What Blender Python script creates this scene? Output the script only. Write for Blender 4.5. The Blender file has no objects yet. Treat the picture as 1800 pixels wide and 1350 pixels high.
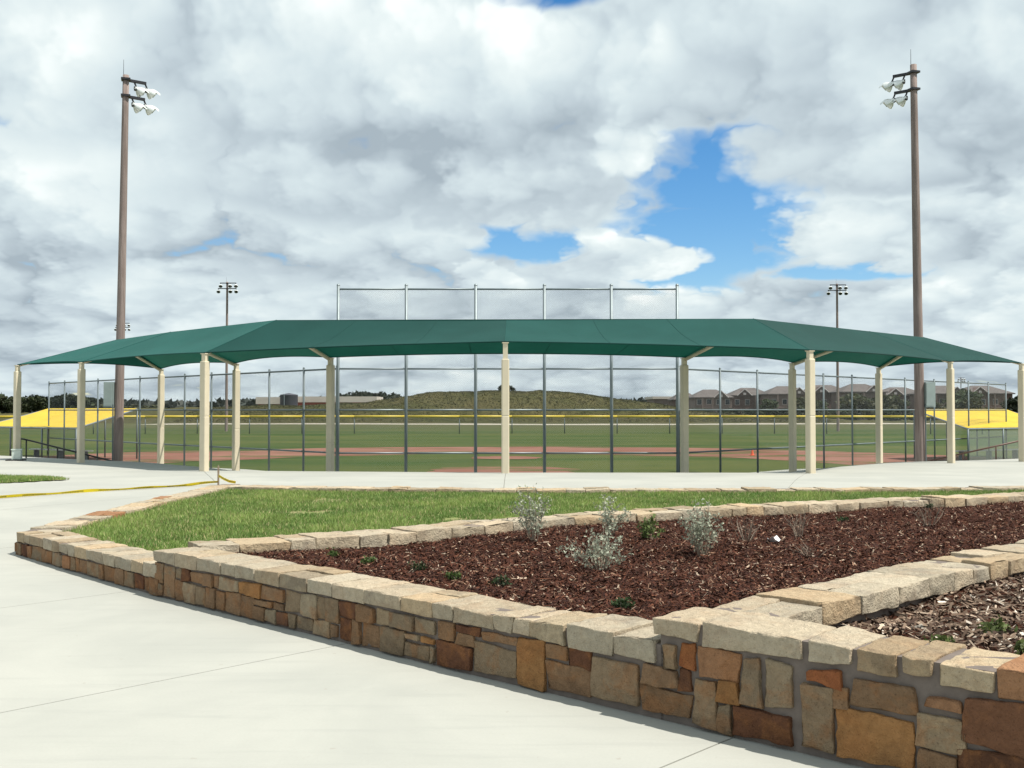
import bpy, bmesh, math, random
import numpy as np
from mathutils import Vector, noise
R = math.radians
C = bpy.context.scene.collection
sc = bpy.context.scene
rng = random.Random(7)

# ------------------------------------------------------------------ camera
cam_d = bpy.data.cameras.new('camera'); cam = bpy.data.objects.new('camera', cam_d); C.objects.link(cam)
cam_d.sensor_width = 36; cam_d.lens = 37.0; cam_d.clip_start = .05; cam_d.clip_end = 6000
cam.location = (0, 0, 1.65); cam.rotation_euler = (R(90 + 1.424), 0, 0)
sc.camera = cam
# ------------------------------------------------------------------ light
SUN_EL, SUN_AZ = 61.0, 109.0            # azimuth clockwise from +Y (camera forward): right, a little behind the camera
sx, sy, sz = math.sin(R(SUN_AZ))*math.cos(R(SUN_EL)), math.cos(R(SUN_AZ))*math.cos(R(SUN_EL)), math.sin(R(SUN_EL))
sd = bpy.data.lights.new('sun', 'SUN'); sd.energy = 5.0; sd.angle = R(.53); sd.color = (1, .95, .86)
so = bpy.data.objects.new('sun', sd); C.objects.link(so)
so.rotation_euler = Vector((sx, sy, sz)).to_track_quat('Z', 'Y').to_euler()
sc.view_settings.view_transform = 'Standard'; sc.view_settings.look = 'None'
sc.view_settings.exposure = 0.3; sc.view_settings.gamma = 1.0; sc.view_settings.use_curve_mapping = False
sc.cycles.transparent_max_bounces = 20; sc.cycles.max_bounces = 5; sc.cycles.diffuse_bounces = 3; sc.cycles.glossy_bounces = 2; sc.cycles.transmission_bounces = 3

class NT:
    """tiny node-tree writer"""
    def __init__(s, tree): s.t = tree; s.n = tree.nodes; s.l = tree.links
    def new(s, typ, **kw):
        x = s.n.new(typ)
        for k, v in kw.items():
            if k.startswith('i_'): s.set(x, k[2:].replace('_', ' '), v)
            else: setattr(x, k, v)
        return x
    def set(s, x, key, v):
        key = int(key) if isinstance(key, str) and key.isdigit() else key
        inp = x.inputs[key]
        if hasattr(v, 'is_linked') and hasattr(v, 'node'): s.l.new(v, inp)
        else: inp.default_value = v
    def m(s, op, a, b=None, c=None, clamp=False):
        x = s.n.new('ShaderNodeMath'); x.operation = op; x.use_clamp = clamp
        for i, v in enumerate((a, b, c)):
            if v is not None: s.set(x, i, v)
        return x.outputs[0]
    def mr(s, v, a, b, c=0., d=1., smooth=True):
        x = s.n.new('ShaderNodeMapRange'); x.clamp = True
        if smooth: x.interpolation_type = 'SMOOTHSTEP'
        for i, q in enumerate((v, a, b, c, d)): s.set(x, i, q)
        return x.outputs[0]
    def mix(s, f, a, b, mode='MIX'):
        x = s.n.new('ShaderNodeMix'); x.data_type = 'RGBA'; x.blend_type = mode
        s.set(x, 0, f); s.set(x, 6, a); s.set(x, 7, b); return x.outputs[2]
    def noise(s, vec, scale, detail=4, rough=.55, dist=0., dim='3D'):
        x = s.n.new('ShaderNodeTexNoise'); x.noise_dimensions = dim
        if vec is not None: s.set(x, 'Vector', vec)
        for k, v in (('Scale', scale), ('Detail', detail), ('Roughness', rough), ('Distortion', dist)): s.set(x, k, v)
        return x.outputs['Fac']
    def xyz(s, x, y, z):
        q = s.n.new('ShaderNodeCombineXYZ'); s.set(q, 0, x); s.set(q, 1, y); s.set(q, 2, z); return q.outputs[0]

def c4(c): return (c[0], c[1], c[2], 1.)

# ------------------------------------------------------------------ sky: Nishita blue under broken cumulus
w = bpy.data.worlds.new('World'); sc.world = w; w.use_nodes = True
nt = NT(w.node_tree); nt.n.clear()
tc = nt.new('ShaderNodeTexCoord'); sp = nt.new('ShaderNodeSeparateXYZ'); nt.l.new(tc.outputs['Generated'], sp.inputs[0])
X, Y, Z = sp.outputs
az = nt.m('ARCTAN2', X, Y); el = nt.m('ARCSINE', Z)
qe = nt.m('ADD', nt.m('MAXIMUM', el, 0.), .10)
hl = nt.m('SQRT', nt.m('MULTIPLY_ADD', X, X, nt.m('MULTIPLY', Y, Y)))
rr_ = nt.m('DIVIDE', nt.m('POWER', qe, -.47), hl)
PX = nt.m('MULTIPLY', X, rr_); PY = nt.m('MULTIPLY', Y, rr_)      # cloud layer coordinates: finer and flatter towards the horizon
def at2(dx, dy): return nt.xyz(nt.m('ADD', PX, dx), nt.m('ADD', PY, dy), 0.)
A_ = nt.noise(at2(3.1, 1.7), 1.9, 5, .58, .0, '2D')               # broad masses and fray
B_ = nt.noise(at2(8.1, 5.2), 6.5, 4, .62, .0, '2D')              # wisps
vo = nt.new('ShaderNodeTexVoronoi', voronoi_dimensions='2D', feature='F1')
wv_ = nt.xyz(nt.m('MULTIPLY_ADD', B_, .16, PX), nt.m('MULTIPLY_ADD', A_, .20, PY), 0.)
nt.l.new(wv_, vo.inputs['Vector'])
for k_, v_ in (('Scale', 5.2), ('Detail', 1.6), ('Roughness', .52), ('Lacunarity', 2.3)): vo.inputs[k_].default_value = v_
bil = nt.m('MULTIPLY_ADD', nt.m('MULTIPLY', vo.outputs['Distance'], vo.outputs['Distance']), -1.15, .40)               # cauliflower heads
a0 = nt.m('SUBTRACT', A_, .5); b0 = nt.m('SUBTRACT', B_, .5)
pert = nt.m('MULTIPLY_ADD', a0, 1.5, nt.m('MULTIPLY_ADD', bil, .75, nt.m('MULTIPLY', b0, .55)))
relief = nt.m('MULTIPLY_ADD', bil, .34, nt.m('MULTIPLY_ADD', a0, .70, nt.m('MULTIPLY', b0, .55)))
# open layer everywhere
cov = nt.mr(nt.m('ADD', A_, nt.m('MULTIPLY_ADD', bil, .20, nt.m('MULTIPLY_ADD', b0, .25, nt.mr(el, .02, .16, .36, .31)))), .37, .54)
low = nt.mr(el, .0, .20, -.03, .03)
sh = nt.m('ADD', nt.m('MULTIPLY_ADD', relief, 1.0, .60), low)
azw = nt.m('MULTIPLY_ADD', b0, .05, az); elw = nt.m('MULTIPLY_ADD', a0, .03, el)
def cloud(cx, cy, rx, ry, base, slope, cut=0, amp=.62, soft=.30, flat=.62):
    """one cumulus: centre and radii measured in the photograph's pixels, lit from above"""
    global sh, cov
    u = math.atan((cx-900)/1850); v = (721-cy)/1850
    a = nt.m('MULTIPLY_ADD', azw, 1850/rx, -u*1850/rx); b = nt.m('MULTIPLY_ADD', elw, 1850/ry, -v*1850/ry)
    bb = nt.m('MAXIMUM', b, nt.m('MULTIPLY', b, -1/flat))
    r = nt.m('SQRT', nt.m('MULTIPLY_ADD', a, a, nt.m('MULTIPLY', bb, bb)))
    al = nt.mr(nt.m('SUBTRACT', nt.m('MULTIPLY', pert, amp), r), -1., -1.+soft)
    if cut:                                                       # a gap of clear air
        cov = nt.m('MULTIPLY', cov, nt.m('SUBTRACT', 1., al)); return
    s_ = nt.m('ADD', base, nt.m('MULTIPLY_ADD', nt.m('MAXIMUM', nt.m('MINIMUM', b, 1.), -1.), slope, relief))
    sh = nt.m('MULTIPLY_ADD', nt.m('SUBTRACT', s_, sh), al, sh); cov = nt.m('MAXIMUM', cov, al)
cloud(1265, 372, 185, 185, 0, 0, 1, .42, .32, 1.)
cloud(910, 434, 140, 46, 0, 0, 1, .5, .35, 1.)
cloud(975, 12, 130, 40, 0, 0, 1, .6, .45, 1.)
cloud(20, 262, 90, 34, 0, 0, 1, .5, .4, 1.)
cloud(1480, 485, 150, 26, 0, 0, 1, .5, .4, 1.)
cloud(470, 305, 420, 150, .60, .16, soft=.6, flat=1.)
cloud(1600, 420, 275, 110, .62, .24, flat=.7)
cloud(1095, 458, 140, 58, .64, .22, amp=.75, soft=.22, flat=.5)
cloud(850, 492, 80, 46, .74, .2, amp=.7, soft=.2)
cloud(240, 505, 380, 70, .60, .20)
cloud(700, 520, 200, 40, .60, .2)
cloud(1400, 540, 340, 42, .62, .2, amp=.8)
cloud(560, 430, 330, 150, .66, .32, amp=.5, soft=.20, flat=.6)
cloud(90, 390, 260, 150, .64, .26, amp=.5, soft=.24, flat=.8)
cloud(1620, 260, 400, 200, .46, .36, amp=.55, soft=.34)
cloud(1750, 60, 500, 110, .66, .10, soft=.5)
cloud(1390, 110, 300, 150, .56, .20, amp=.55, soft=.4)
cloud(760, 225, 520, 245, .55, .42, amp=.5, soft=.26, flat=.85)
cloud(600, 345, 420, 100, .50, .22, soft=.5, flat=.9)
cloud(1120, 270, 110, 80, .80, .12, amp=.6, soft=.35)
cloud(280, 190, 520, 220, .60, .28, amp=.5, soft=.45)
ramp = nt.new('ShaderNodeValToRGB'); nt.l.new(sh, ramp.inputs[0]); cr = ramp.color_ramp
cr.elements[0].position = .12; cr.elements[0].color = (.40, .48, .54, 1)
cr.elements[1].position = 1.05; cr.elements[1].color = (1.08, 1.12, 1.10, 1)
cr.elements[1].position = 1.0
e = cr.elements.new(.38); e.color = (.56, .655, .71, 1)
e = cr.elements.new(.60); e.color = (.69, .795, .83, 1)
e = cr.elements.new(.80); e.color = (.83, .92, .925, 1)
w.cycles.sampling_method = 'MANUAL'; w.cycles.sample_map_resolution = 512
sky = nt.new('ShaderNodeTexSky'); sky.sky_type = 'NISHITA'; sky.sun_disc = False
sky.sun_elevation = R(SUN_EL); sky.sun_rotation = R(SUN_AZ); sky.air_density = 1.; sky.dust_density = .25; sky.ozone_density = 3.
hs = nt.new('ShaderNodeHueSaturation'); hs.inputs['Saturation'].default_value = 1.35; nt.l.new(sky.outputs[0], hs.inputs['Color'])
bg1 = nt.new('ShaderNodeBackground'); nt.l.new(hs.outputs[0], bg1.inputs[0]); bg1.inputs[1].default_value = .115
bg2 = nt.new('ShaderNodeBackground'); nt.l.new(ramp.outputs[0], bg2.inputs[0]); bg2.inputs[1].default_value = .82
mx = nt.new('ShaderNodeMixShader'); nt.l.new(cov, mx.inputs[0]); nt.l.new(bg1.outputs[0], mx.inputs[1]); nt.l.new(bg2.outputs[0], mx.inputs[2])
wo = nt.new('ShaderNodeOutputWorld'); nt.l.new(mx.outputs[0], wo.inputs[0])

# ------------------------------------------------------------------ materials
MATS = {}
def mat(name, fn):
    m = bpy.data.materials.new(name); m.use_nodes = True; t = NT(m.node_tree); t.n.clear()
    out = t.new('ShaderNodeOutputMaterial'); fn(t, out); MATS[name] = m; return m
def pbsdf(t, out, col, rough=.8, metal=0., bump=None, bs=.3, bd=.01, spec=.5):
    b = t.new('ShaderNodeBsdfPrincipled'); t.set(b, 'Base Color', col); t.set(b, 'Roughness', rough); t.set(b, 'Metallic', metal); t.set(b, 'Specular IOR Level', spec)
    if bump is not None:
        u = t.new('ShaderNodeBump'); t.set(u, 'Strength', bs); t.set(u, 'Distance', bd); t.l.new(bump, u.inputs['Height']); t.l.new(u.outputs[0], b.inputs['Normal'])
    t.l.new(b.outputs[0], out.inputs[0]); return b
def pos(t): return t.new('ShaderNodeNewGeometry').outputs['Position']
def objc(t): return t.new('ShaderNodeTexCoord').outputs['Object']
def simple(name, col, rough=.6, metal=0., var=.12, scale=6., bump=.15, spec=.5):
    def f(t, out):
        p = pos(t); n = t.noise(p, scale, 6, .6)
        k = t.mr(n, .25, .75, 1-var, 1+var, False)
        cc = t.new('ShaderNodeVectorMath', operation='SCALE'); cc.inputs[0].default_value = col; t.l.new(k, cc.inputs['Scale'])
        pbsdf(t, out, cc.outputs[0], rough, metal, t.noise(p, scale*9, 4), bump, .004, spec)
    return mat(name, f)

def m_concrete(t, out):
    p = pos(t)
    a = t.noise(p, .55, 5, .6, .4); b = t.noise(p, 4.5, 6, .65); c = t.noise(p, 60, 3, .6)
    br = t.new('ShaderNodeMapping'); br.inputs['Rotation'].default_value = (0, 0, R(-43)); br.inputs['Scale'].default_value = (.5, 5.5, 1); t.l.new(p, br.inputs[0])
    s = t.noise(br.outputs[0], 1.6, 5, .6)                                       # faint broom and trowel streaks
    col = t.mix(t.mr(a, .3, .72), c4((.3309, .3350, .3061)), c4((.3929, .3929, .3557)))
    col = t.mix(t.mr(b, .62, .82, 0, .35), col, c4((.2992, .2948, .2640)))
    col = t.mix(t.mr(s, .50, .74, 0, .4), col, c4((.2948, .2992, .2772)))
    sk = t.noise(p, 13, 2, .5); col = t.mix(t.mr(sk, .73, .76, 0, .55), col, c4((.30, .28, .24)))
    col = t.mix(t.mr(c, .35, .75, 0, .16), col, c4((.2904, .2860, .2552)))
    h = t.m('ADD', t.m('MULTIPLY', c, .5), s)
    pbsdf(t, out, col, .86, 0, h, .18, .003, .3)
mat('concrete', m_concrete)
simple('joint', (.24, .23, .20), .95)

def m_stone(t, out):
    oi = t.new('ShaderNodeObjectInfo'); o = objc(t)
    v = t.new('ShaderNodeVectorMath', operation='ADD'); t.l.new(o, v.inputs[0])
    k = t.m('MULTIPLY', oi.outputs['Random'], 43.); t.l.new(t.xyz(k, t.m('MULTIPLY', k, 1.7), t.m('MULTIPLY', k, .6)), v.inputs[1]); p = v.outputs[0]
    a = t.noise(p, 5.5, 6, .62, .6); b = t.noise(p, 24, 6, .65, .3); c = t.noise(p, 95, 4, .6)
    base = oi.outputs['Color']
    rust = t.mix(.5, base, c4((.36, .155, .055)), 'MIX')
    col = t.mix(t.m('MULTIPLY', t.mr(a, .46, .64, 0, .9), oi.outputs['Alpha']), base, rust)
    col = t.mix(t.mr(t.noise(p, 3.2, 5, .6, .8), .50, .70, 0, .5), col, t.mix(1., col, c4((.50, .50, .54)), 'MULTIPLY'))
    col = t.mix(t.mr(b, .30, .72, .55, 0), col, t.mix(1., col, c4((.62, .60, .58)), 'MULTIPLY'))
    col = t.mix(t.mr(t.noise(p, 11, 5, .6), .58, .72, 0, .38), col, t.mix(1., col, c4((1.45, 1.45, 1.4)), 'MULTIPLY'))
    col = t.mix(t.mr(c, .55, .75, 0, .7), col, t.mix(1., col, c4((.45, .43, .42)), 'MULTIPLY'))
    h = t.m('ADD', t.m('MULTIPLY', a, 1.2), t.m('ADD', b, t.m('MULTIPLY', c, .5)))
    pbsdf(t, out, col, .93, 0, h, 1., .022, .2)
mat('stone', m_stone)
simple('mortar', (.165, .138, .122), .97, 0, .2, 14, .5, .1)

def m_fabric(t, out):
    p = pos(t); uv = t.new('ShaderNodeUVMap').outputs[0]
    n = t.noise(p, .7, 4, .6, .3); f = t.noise(uv, 90, 2, .5)
    oi = t.new('ShaderNodeObjectInfo')
    col = t.mix(t.mr(n, .3, .7), c4((0.0087, 0.0562, 0.0514)), c4((0.0116, 0.0671, 0.0616)))
    col = t.mix(t.mr(f, .4, .7, 0, .35), col, c4((.0076, .0467, .0382)))
    # knitted cloth; object colour paints the lit and shaded look of each panel
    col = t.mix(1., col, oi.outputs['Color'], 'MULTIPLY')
    d = t.new('ShaderNodeBsdfPrincipled'); t.set(d, 'Base Color', col); t.set(d, 'Roughness', .75); t.set(d, 'Specular IOR Level', .2)
    t.set(d, 'Sheen Weight', .10); t.set(d, 'Sheen Roughness', .4); t.set(d, 'Sheen Tint', c4((.45, .9, .75)))
    u = t.new('ShaderNodeBump'); t.set(u, 'Strength', .25); t.set(u, 'Distance', .01); t.l.new(f, u.inputs['Height']); t.l.new(u.outputs[0], d.inputs['Normal'])
    tr = t.new('ShaderNodeBsdfTranslucent'); t.l.new(t.mix(1., col, c4((1.1, 1.9, 1.4)), 'MULTIPLY'), tr.inputs[0])
    mx = t.new('ShaderNodeMixShader'); mx.inputs[0].default_value = .2; t.l.new(d.outputs[0], mx.inputs[1]); t.l.new(tr.outputs[0], mx.inputs[2])
    t.l.new(mx.outputs[0], out.inputs[0])
mat('shade_cloth', m_fabric)
def m_yellow(t, out):
    p = pos(t); n = t.noise(p, 1.2, 4, .6)
    col = t.mix(t.mr(n, .3, .7), c4((.5100, .3443, .0102)), c4((.5780, .4037, .0170)))
    pbsdf(t, out, col, .55, 0, t.noise(p, 9, 4), .15, .01, .3)
mat('yellow_cloth', m_yellow)
simple('cream_paint', (.6270, .5557, .4180), .5, 0, .06, 3, .05)
simple('cream_pad', (.6175, .5462, .4085), .6, 0, .08, 2.5, .1)
simple('galvanised', (.22, .26, .275), .5, .4, .12, 5, .05)
simple('galvanised_dark', (.125, .155, .165), .55, .3, .12, 5, .05)
simple('dark_rail', (.035, .035, .035), .45, .2)
simple('brown_rail', (.10, .05, .035), .5, .1)
simple('lamp_silver', (.80, .82, .80), .25, .35, .05, 4, .02)
simple('lamp_dark', (.03, .03, .035), .4, .3)
simple('grey_box', (.30, .36, .35), .5, .2, .08)
simple('pale_box', (.55, .62, .57), .5, 0, .08)
simple('rubber', (.02, .02, .02), .8)
simple('yellow_cap', (.58, .43, .04), .45, 0, .08)
simple('orange_plastic', (.75, .13, .05), .5)
simple('white_plastic', (.72, .73, .74), .5)
simple('window_glass', (.03, .035, .045), .15)
simple('white_trim', (.36, .335, .325), .6)
simple('house_brick', (.125, .082, .072), .9, 0, .3, .5)
simple('house_stucco', (.165, .125, .112), .9, 0, .2, .5)
simple('roof_shingle', (.10, .086, .082), .9, 0, .25, .8)
simple('red_wall', (.30, .085, .06), .9, 0, .2, .3)
simple('pale_roof', (.52, .47, .42), .8, 0, .12, .2)
simple('tank_steel', (.07, .07, .09), .6, .2, .2, .4)
simple('bark', (.09, .065, .045), .95, 0, .3, 6, .5)
simple('twig', (.24, .19, .145), .95, 0, .2, 20)
simple('bench_metal', (.62, .66, .64), .4, .5)

def m_wood(t, out):
    o = pos(t); mp = t.new('ShaderNodeMapping'); mp.inputs['Scale'].default_value = (9, 9, .55); t.l.new(o, mp.inputs[0])
    a = t.noise(mp.outputs[0], 1.6, 7, .65, .2); b = t.noise(o, .5, 3)
    col = t.mix(t.mr(a, .3, .7), c4((.19, .145, .13)), c4((.31, .25, .23)))
    col = t.mix(t.mr(b, .4, .7, 0, .4), col, c4((.15, .12, .11)))
    pbsdf(t, out, col, .9, 0, a, .5, .01, .2)
mat('pole_wood', m_wood)

def m_link(t, out):
    uv = t.new('ShaderNodeUVMap').outputs[0]; s = t.new('ShaderNodeSeparateXYZ'); t.l.new(uv, s.inputs[0])
    a = t.m('ABSOLUTE', t.m('SUBTRACT', t.m('FRACT', t.m('DIVIDE', t.m('ADD', s.outputs[0], s.outputs[1]), .05)), .5))
    b = t.m('ABSOLUTE', t.m('SUBTRACT', t.m('FRACT', t.m('DIVIDE', t.m('SUBTRACT', s.outputs[0], s.outputs[1]), .05)), .5))
    wv = t.m('LESS_THAN', t.m('MINIMUM', a, b), .036)
    d = t.new('ShaderNodeBsdfPrincipled'); t.set(d, 'Base Color', c4((.1890, .2065, .2065))); t.set(d, 'Roughness', .5); t.set(d, 'Metallic', .3)
    tr = t.new('ShaderNodeBsdfTransparent'); mx = t.new('ShaderNodeMixShader'); t.l.new(wv, mx.inputs[0]); t.l.new(tr.outputs[0], mx.inputs[1]); t.l.new(d.outputs[0], mx.inputs[2])
    t.l.new(mx.outputs[0], out.inputs[0])
mat('chain_link', m_link)
def m_screen(t, out):                                   # knitted windscreen: half open
    uv = t.new('ShaderNodeUVMap').outputs[0]; s = t.new('ShaderNodeSeparateXYZ'); t.l.new(uv, s.inputs[0])
    a = t.m('FRACT', t.m('DIVIDE', s.outputs[0], .02)); b = t.m('FRACT', t.m('DIVIDE', s.outputs[1], .02))
    wv = t.m('LESS_THAN', t.m('MINIMUM', a, b), .24)
    d = t.new('ShaderNodeBsdfDiffuse'); t.set(d, 0, c4((.30, .34, .31)))
    tr = t.new('ShaderNodeBsdfTransparent'); mx = t.new('ShaderNodeMixShader'); t.l.new(wv, mx.inputs[0]); t.l.new(tr.outputs[0], mx.inputs[1]); t.l.new(d.outputs[0], mx.inputs[2])
    t.l.new(mx.outputs[0], out.inputs[0])
mat('windscreen', m_screen)

def field_col(t, p):
    mp = t.new('ShaderNodeMapping'); mp.inputs['Scale'].default_value = (.16, .8, 1.); t.l.new(p, mp.inputs[0])
    a = t.noise(mp.outputs[0], .22, 6, .65, .6); b = t.noise(p, .9, 6, .7); c = t.noise(mp.outputs[0], .9, 6, .68, .3)
    col = t.mix(t.mr(a, .36, .62), c4((.034, .064, .0133)), c4((.082, .094, .027)))
    col = t.mix(t.mr(b, .45, .75, 0, .55), col, c4((.0369, .0656, .0180)))
    col = t.mix(t.mr(c, .56, .74, 0, .55), col, c4((.1230, .1148, .0574)))
    col = t.mix(t.mr(t.noise(mp.outputs[0], 2.2, 5, .7), .52, .70, 0, .5), col, c4((.0410, .0779, .0230)))
    return col, b
def m_field(t, out):
    p = pos(t); col, b = field_col(t, p); c = t.noise(p, 9, 5, .6)
    s = t.new('ShaderNodeSeparateXYZ'); t.l.new(p, s.inputs[0])
    far = t.mr(s.outputs[1], 112, 150, 0, .55); col = t.mix(far, col, c4((.0935, .0850, .0408)))
    pbsdf(t, out, col, .95, 0, t.m('ADD', c, b), .8, .06, .1)
mat('field_grass', m_field)
def m_hill(t, out):
    p = pos(t); a = t.noise(p, .10, 6, .62, .6); b = t.noise(p, .8, 7, .7)
    col = t.mix(t.mr(a, .3, .7), c4((.1013, .0885, .0413)), c4((.0638, .0675, .0263)))
    col = t.mix(t.mr(b, .4, .75, 0, .7), col, c4((.040, .040, .018)))
    col = t.mix(t.mr(t.noise(p, .3, 4), .60, .8, 0, .5), col, c4((.15, .12, .06)))
    pbsdf(t, out, col, .97, 0, t.m('ADD', a, b), 1., .5, .05)
mat('hill_grass', m_hill)
def m_dirt(t, out):
    p = pos(t); a = t.noise(p, .25, 6, .6, .6); b = t.noise(p, 3, 5, .6); g_, _ = field_col(t, p)
    mp = t.new('ShaderNodeMapping'); mp.inputs['Scale'].default_value = (.3, 1., 1.); t.l.new(p, mp.inputs[0])
    col = t.mix(t.mr(a, .3, .7), c4((.185, .080, .058)), c4((.235, .12, .088)))
    col = t.mix(t.mr(b, .55, .8, 0, .5), col, c4((.14, .09, .055)))
    col = t.mix(t.mr(t.noise(mp.outputs[0], .5, 6, .7, .5), .52, .60, 0, .9), col, g_)          # grass creeping into the dirt
    pbsdf(t, out, col, .97, 0, b, .4, .02, .1)
mat('infield_dirt', m_dirt)
simple('pale_track', (.40, .36, .30), .95, 0, .15, .6)
def m_soil(t, out):
    p = pos(t); a = t.noise(p, 3, 6, .65, .4); b = t.noise(p, 30, 5, .6)
    col = t.mix(t.mr(a, .3, .7), c4((.0338, .0128, .0075)), c4((.0638, .0240, .0135)))
    pbsdf(t, out, col, .97, 0, t.m('ADD', a, b), .9, .02, .1)
mat('mulch_soil', m_soil)
def m_lawnsoil(t, out):
    p = pos(t); a = t.noise(p, 1.4, 6, .65, .4)
    col = t.mix(t.mr(a, .35, .65), c4((.24, .20, .11)), c4((.17, .23, .07)))
    pbsdf(t, out, col, .97, 0, t.noise(p, 30, 5), .9, .02, .1)
mat('lawn_soil', m_lawnsoil)
def attr_leaf(name, rough=.6, trans=.25, sheen=0):
    def f(t, out):
        a = t.new('ShaderNodeAttribute', attribute_name='col')
        d = t.new('ShaderNodeBsdfPrincipled'); t.l.new(a.outputs['Color'], d.inputs['Base Color']); t.set(d, 'Roughness', rough); t.set(d, 'Specular IOR Level', .25)
        if trans:
            tr = t.new('ShaderNodeBsdfTranslucent'); t.l.new(a.outputs['Color'], tr.inputs[0]); mx = t.new('ShaderNodeMixShader'); mx.inputs[0].default_value = trans
            t.l.new(d.outputs[0], mx.inputs[1]); t.l.new(tr.outputs[0], mx.inputs[2]); t.l.new(mx.outputs[0], out.inputs[0])
        else: t.l.new(d.outputs[0], out.inputs[0])
    return mat(name, f)
attr_leaf('leaf'); attr_leaf('chips', .9, 0)
def m_tape(t, out):
    uv = t.new('ShaderNodeUVMap').outputs[0]; s = t.new('ShaderNodeSeparateXYZ'); t.l.new(uv, s.inputs[0])
    u = s.outputs[0]; v = s.outputs[1]
    word = t.m('LESS_THAN', t.m('FRACT', t.m('DIVIDE', u, .62)), .6)
    band = t.m('MULTIPLY', t.m('GREATER_THAN', v, .3), t.m('LESS_THAN', v, .7))
    st = t.m('GREATER_THAN', t.noise(uv, 34, 1, .5), .44)
    f = t.m('MULTIPLY', t.m('MULTIPLY', word, band), st)
    col = t.mix(t.m('MULTIPLY', f, .85), c4((.85, .66, .01)), c4((.05, .04, .02)))
    pbsdf(t, out, col, .4)
mat('tape', m_tape)

# ------------------------------------------------------------------ building helpers
def link(o, parent=None):
    C.objects.link(o)
    if parent is not None: o.parent = parent
    return o
def empty(name, loc):
    o = bpy.data.objects.new(name, None); o.location = loc; o.empty_display_size = .2; return link(o)
def tag(o, label=None, cat=None, group=None, kind=None):
    if label: o['label'] = label
    if cat: o['category'] = cat
    if group: o['group'] = group
    if kind: o['kind'] = kind
    return o
def wloc(p):
    v = Vector((0, 0, 0))
    while p is not None: v += p.location; p = p.parent
    return v
class MB:
    def __init__(s): s.v = []; s.f = []
    def poly(s, pts): i = len(s.v); s.v += [tuple(p) for p in pts]; s.f.append(tuple(range(i, i+len(pts)))); return s
    def box(s, c, d, rz=0., tilt=None):
        cx, cy, cz = c; a, b, h = d[0]/2, d[1]/2, d[2]/2; i = len(s.v); co, si = math.cos(rz), math.sin(rz)
        for dz in (-h, h):
            for dx, dy in ((-a, -b), (a, -b), (a, b), (-a, b)): s.v.append((cx+dx*co-dy*si, cy+dx*si+dy*co, cz+dz))
        for q in ((3, 2, 1, 0), (4, 5, 6, 7), (0, 1, 5, 4), (1, 2, 6, 5), (2, 3, 7, 6), (3, 0, 4, 7)): s.f.append(tuple(i+k for k in q))
        return s
    def tube(s, p0, p1, r0, r1=None, n=8, cap=True):
        r1 = r0 if r1 is None else r1; p0 = Vector(p0); p1 = Vector(p1); d = (p1-p0)
        if d.length < 1e-6: return s
        d.normalize(); a = d.orthogonal().normalized(); b = d.cross(a); i = len(s.v)
        for p, r in ((p0, r0), (p1, r1)):
            for k in range(n):
                t = 2*math.pi*k/n; s.v.append(tuple(p+a*(r*math.cos(t))+b*(r*math.sin(t))))
        for k in range(n): s.f.append((i+k, i+(k+1) % n, i+n+(k+1) % n, i+n+k))
        if cap: s.f.append(tuple(i+n-1-k for k in range(n))); s.f.append(tuple(i+n+k for k in range(n)))
        return s
    def lathe(s, p0, axis, prof, n=14):
        p0 = Vector(p0); d = Vector(axis).normalized(); a = d.orthogonal().normalized(); b = d.cross(a); i = len(s.v)
        for h, r in prof:
            for k in range(n):
                t = 2*math.pi*k/n; s.v.append(tuple(p0+d*h+a*(r*math.cos(t))+b*(r*math.sin(t))))
        for j in range(len(prof)-1):
            for k in range(n): s.f.append((i+j*n+k, i+j*n+(k+1) % n, i+(j+1)*n+(k+1) % n, i+(j+1)*n+k))
        return s
    def build(s, name, m, parent=None, smooth=False, uv=None, loc=None):
        me = bpy.data.meshes.new(name); o0 = wloc(parent) if parent is not None else Vector(loc or (0, 0, 0))
        me.from_pydata([(v[0]-o0.x, v[1]-o0.y, v[2]-o0.z) for v in s.v], [], s.f); me.update()
        if smooth: me.polygons.foreach_set('use_smooth', [True]*len(me.polygons))
        if uv is not None:
            l = me.uv_layers.new(name='UVMap')
            for lp in me.loops: l.data[lp.index].uv = uv[lp.vertex_index]
        me.materials.append(MATS[m]); o = bpy.data.objects.new(name, me)
        if parent is None and loc is not None: o.location = loc
        return link(o, parent)
def from_np(name, V, F, m, cols=None, parent=None, loc=None):
    """V (n,3), F (k,3|4) int; cols per vertex (n,3)"""
    me = bpy.data.meshes.new(name); n = len(V); k = F.shape[1]
    o0 = np.array(wloc(parent)) if parent is not None else np.array(loc or (0, 0, 0))
    me.vertices.add(n); me.vertices.foreach_set('co', (V-o0).astype(np.float32).ravel())
    me.loops.add(F.size); me.loops.foreach_set('vertex_index', F.astype(np.int32).ravel())
    me.polygons.add(len(F)); me.polygons.foreach_set('loop_start', np.arange(0, F.size, k, dtype=np.int32)); me.polygons.foreach_set('loop_total', np.full(len(F), k, dtype=np.int32))
    me.update(calc_edges=True)
    if cols is not None:
        a = me.color_attributes.new('col', 'FLOAT_COLOR', 'POINT'); a.data.foreach_set('color', np.c_[cols, np.ones(n)].astype(np.float32).ravel())
    me.materials.append(MATS[m]); o = bpy.data.objects.new(name, me)
    if parent is None and loc is not None: o.location = loc
    return link(o, parent)
def sm(x, a, b):
    t = min(1., max(0., (x-a)/(b-a))); return t*t*(3-2*t)

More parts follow.
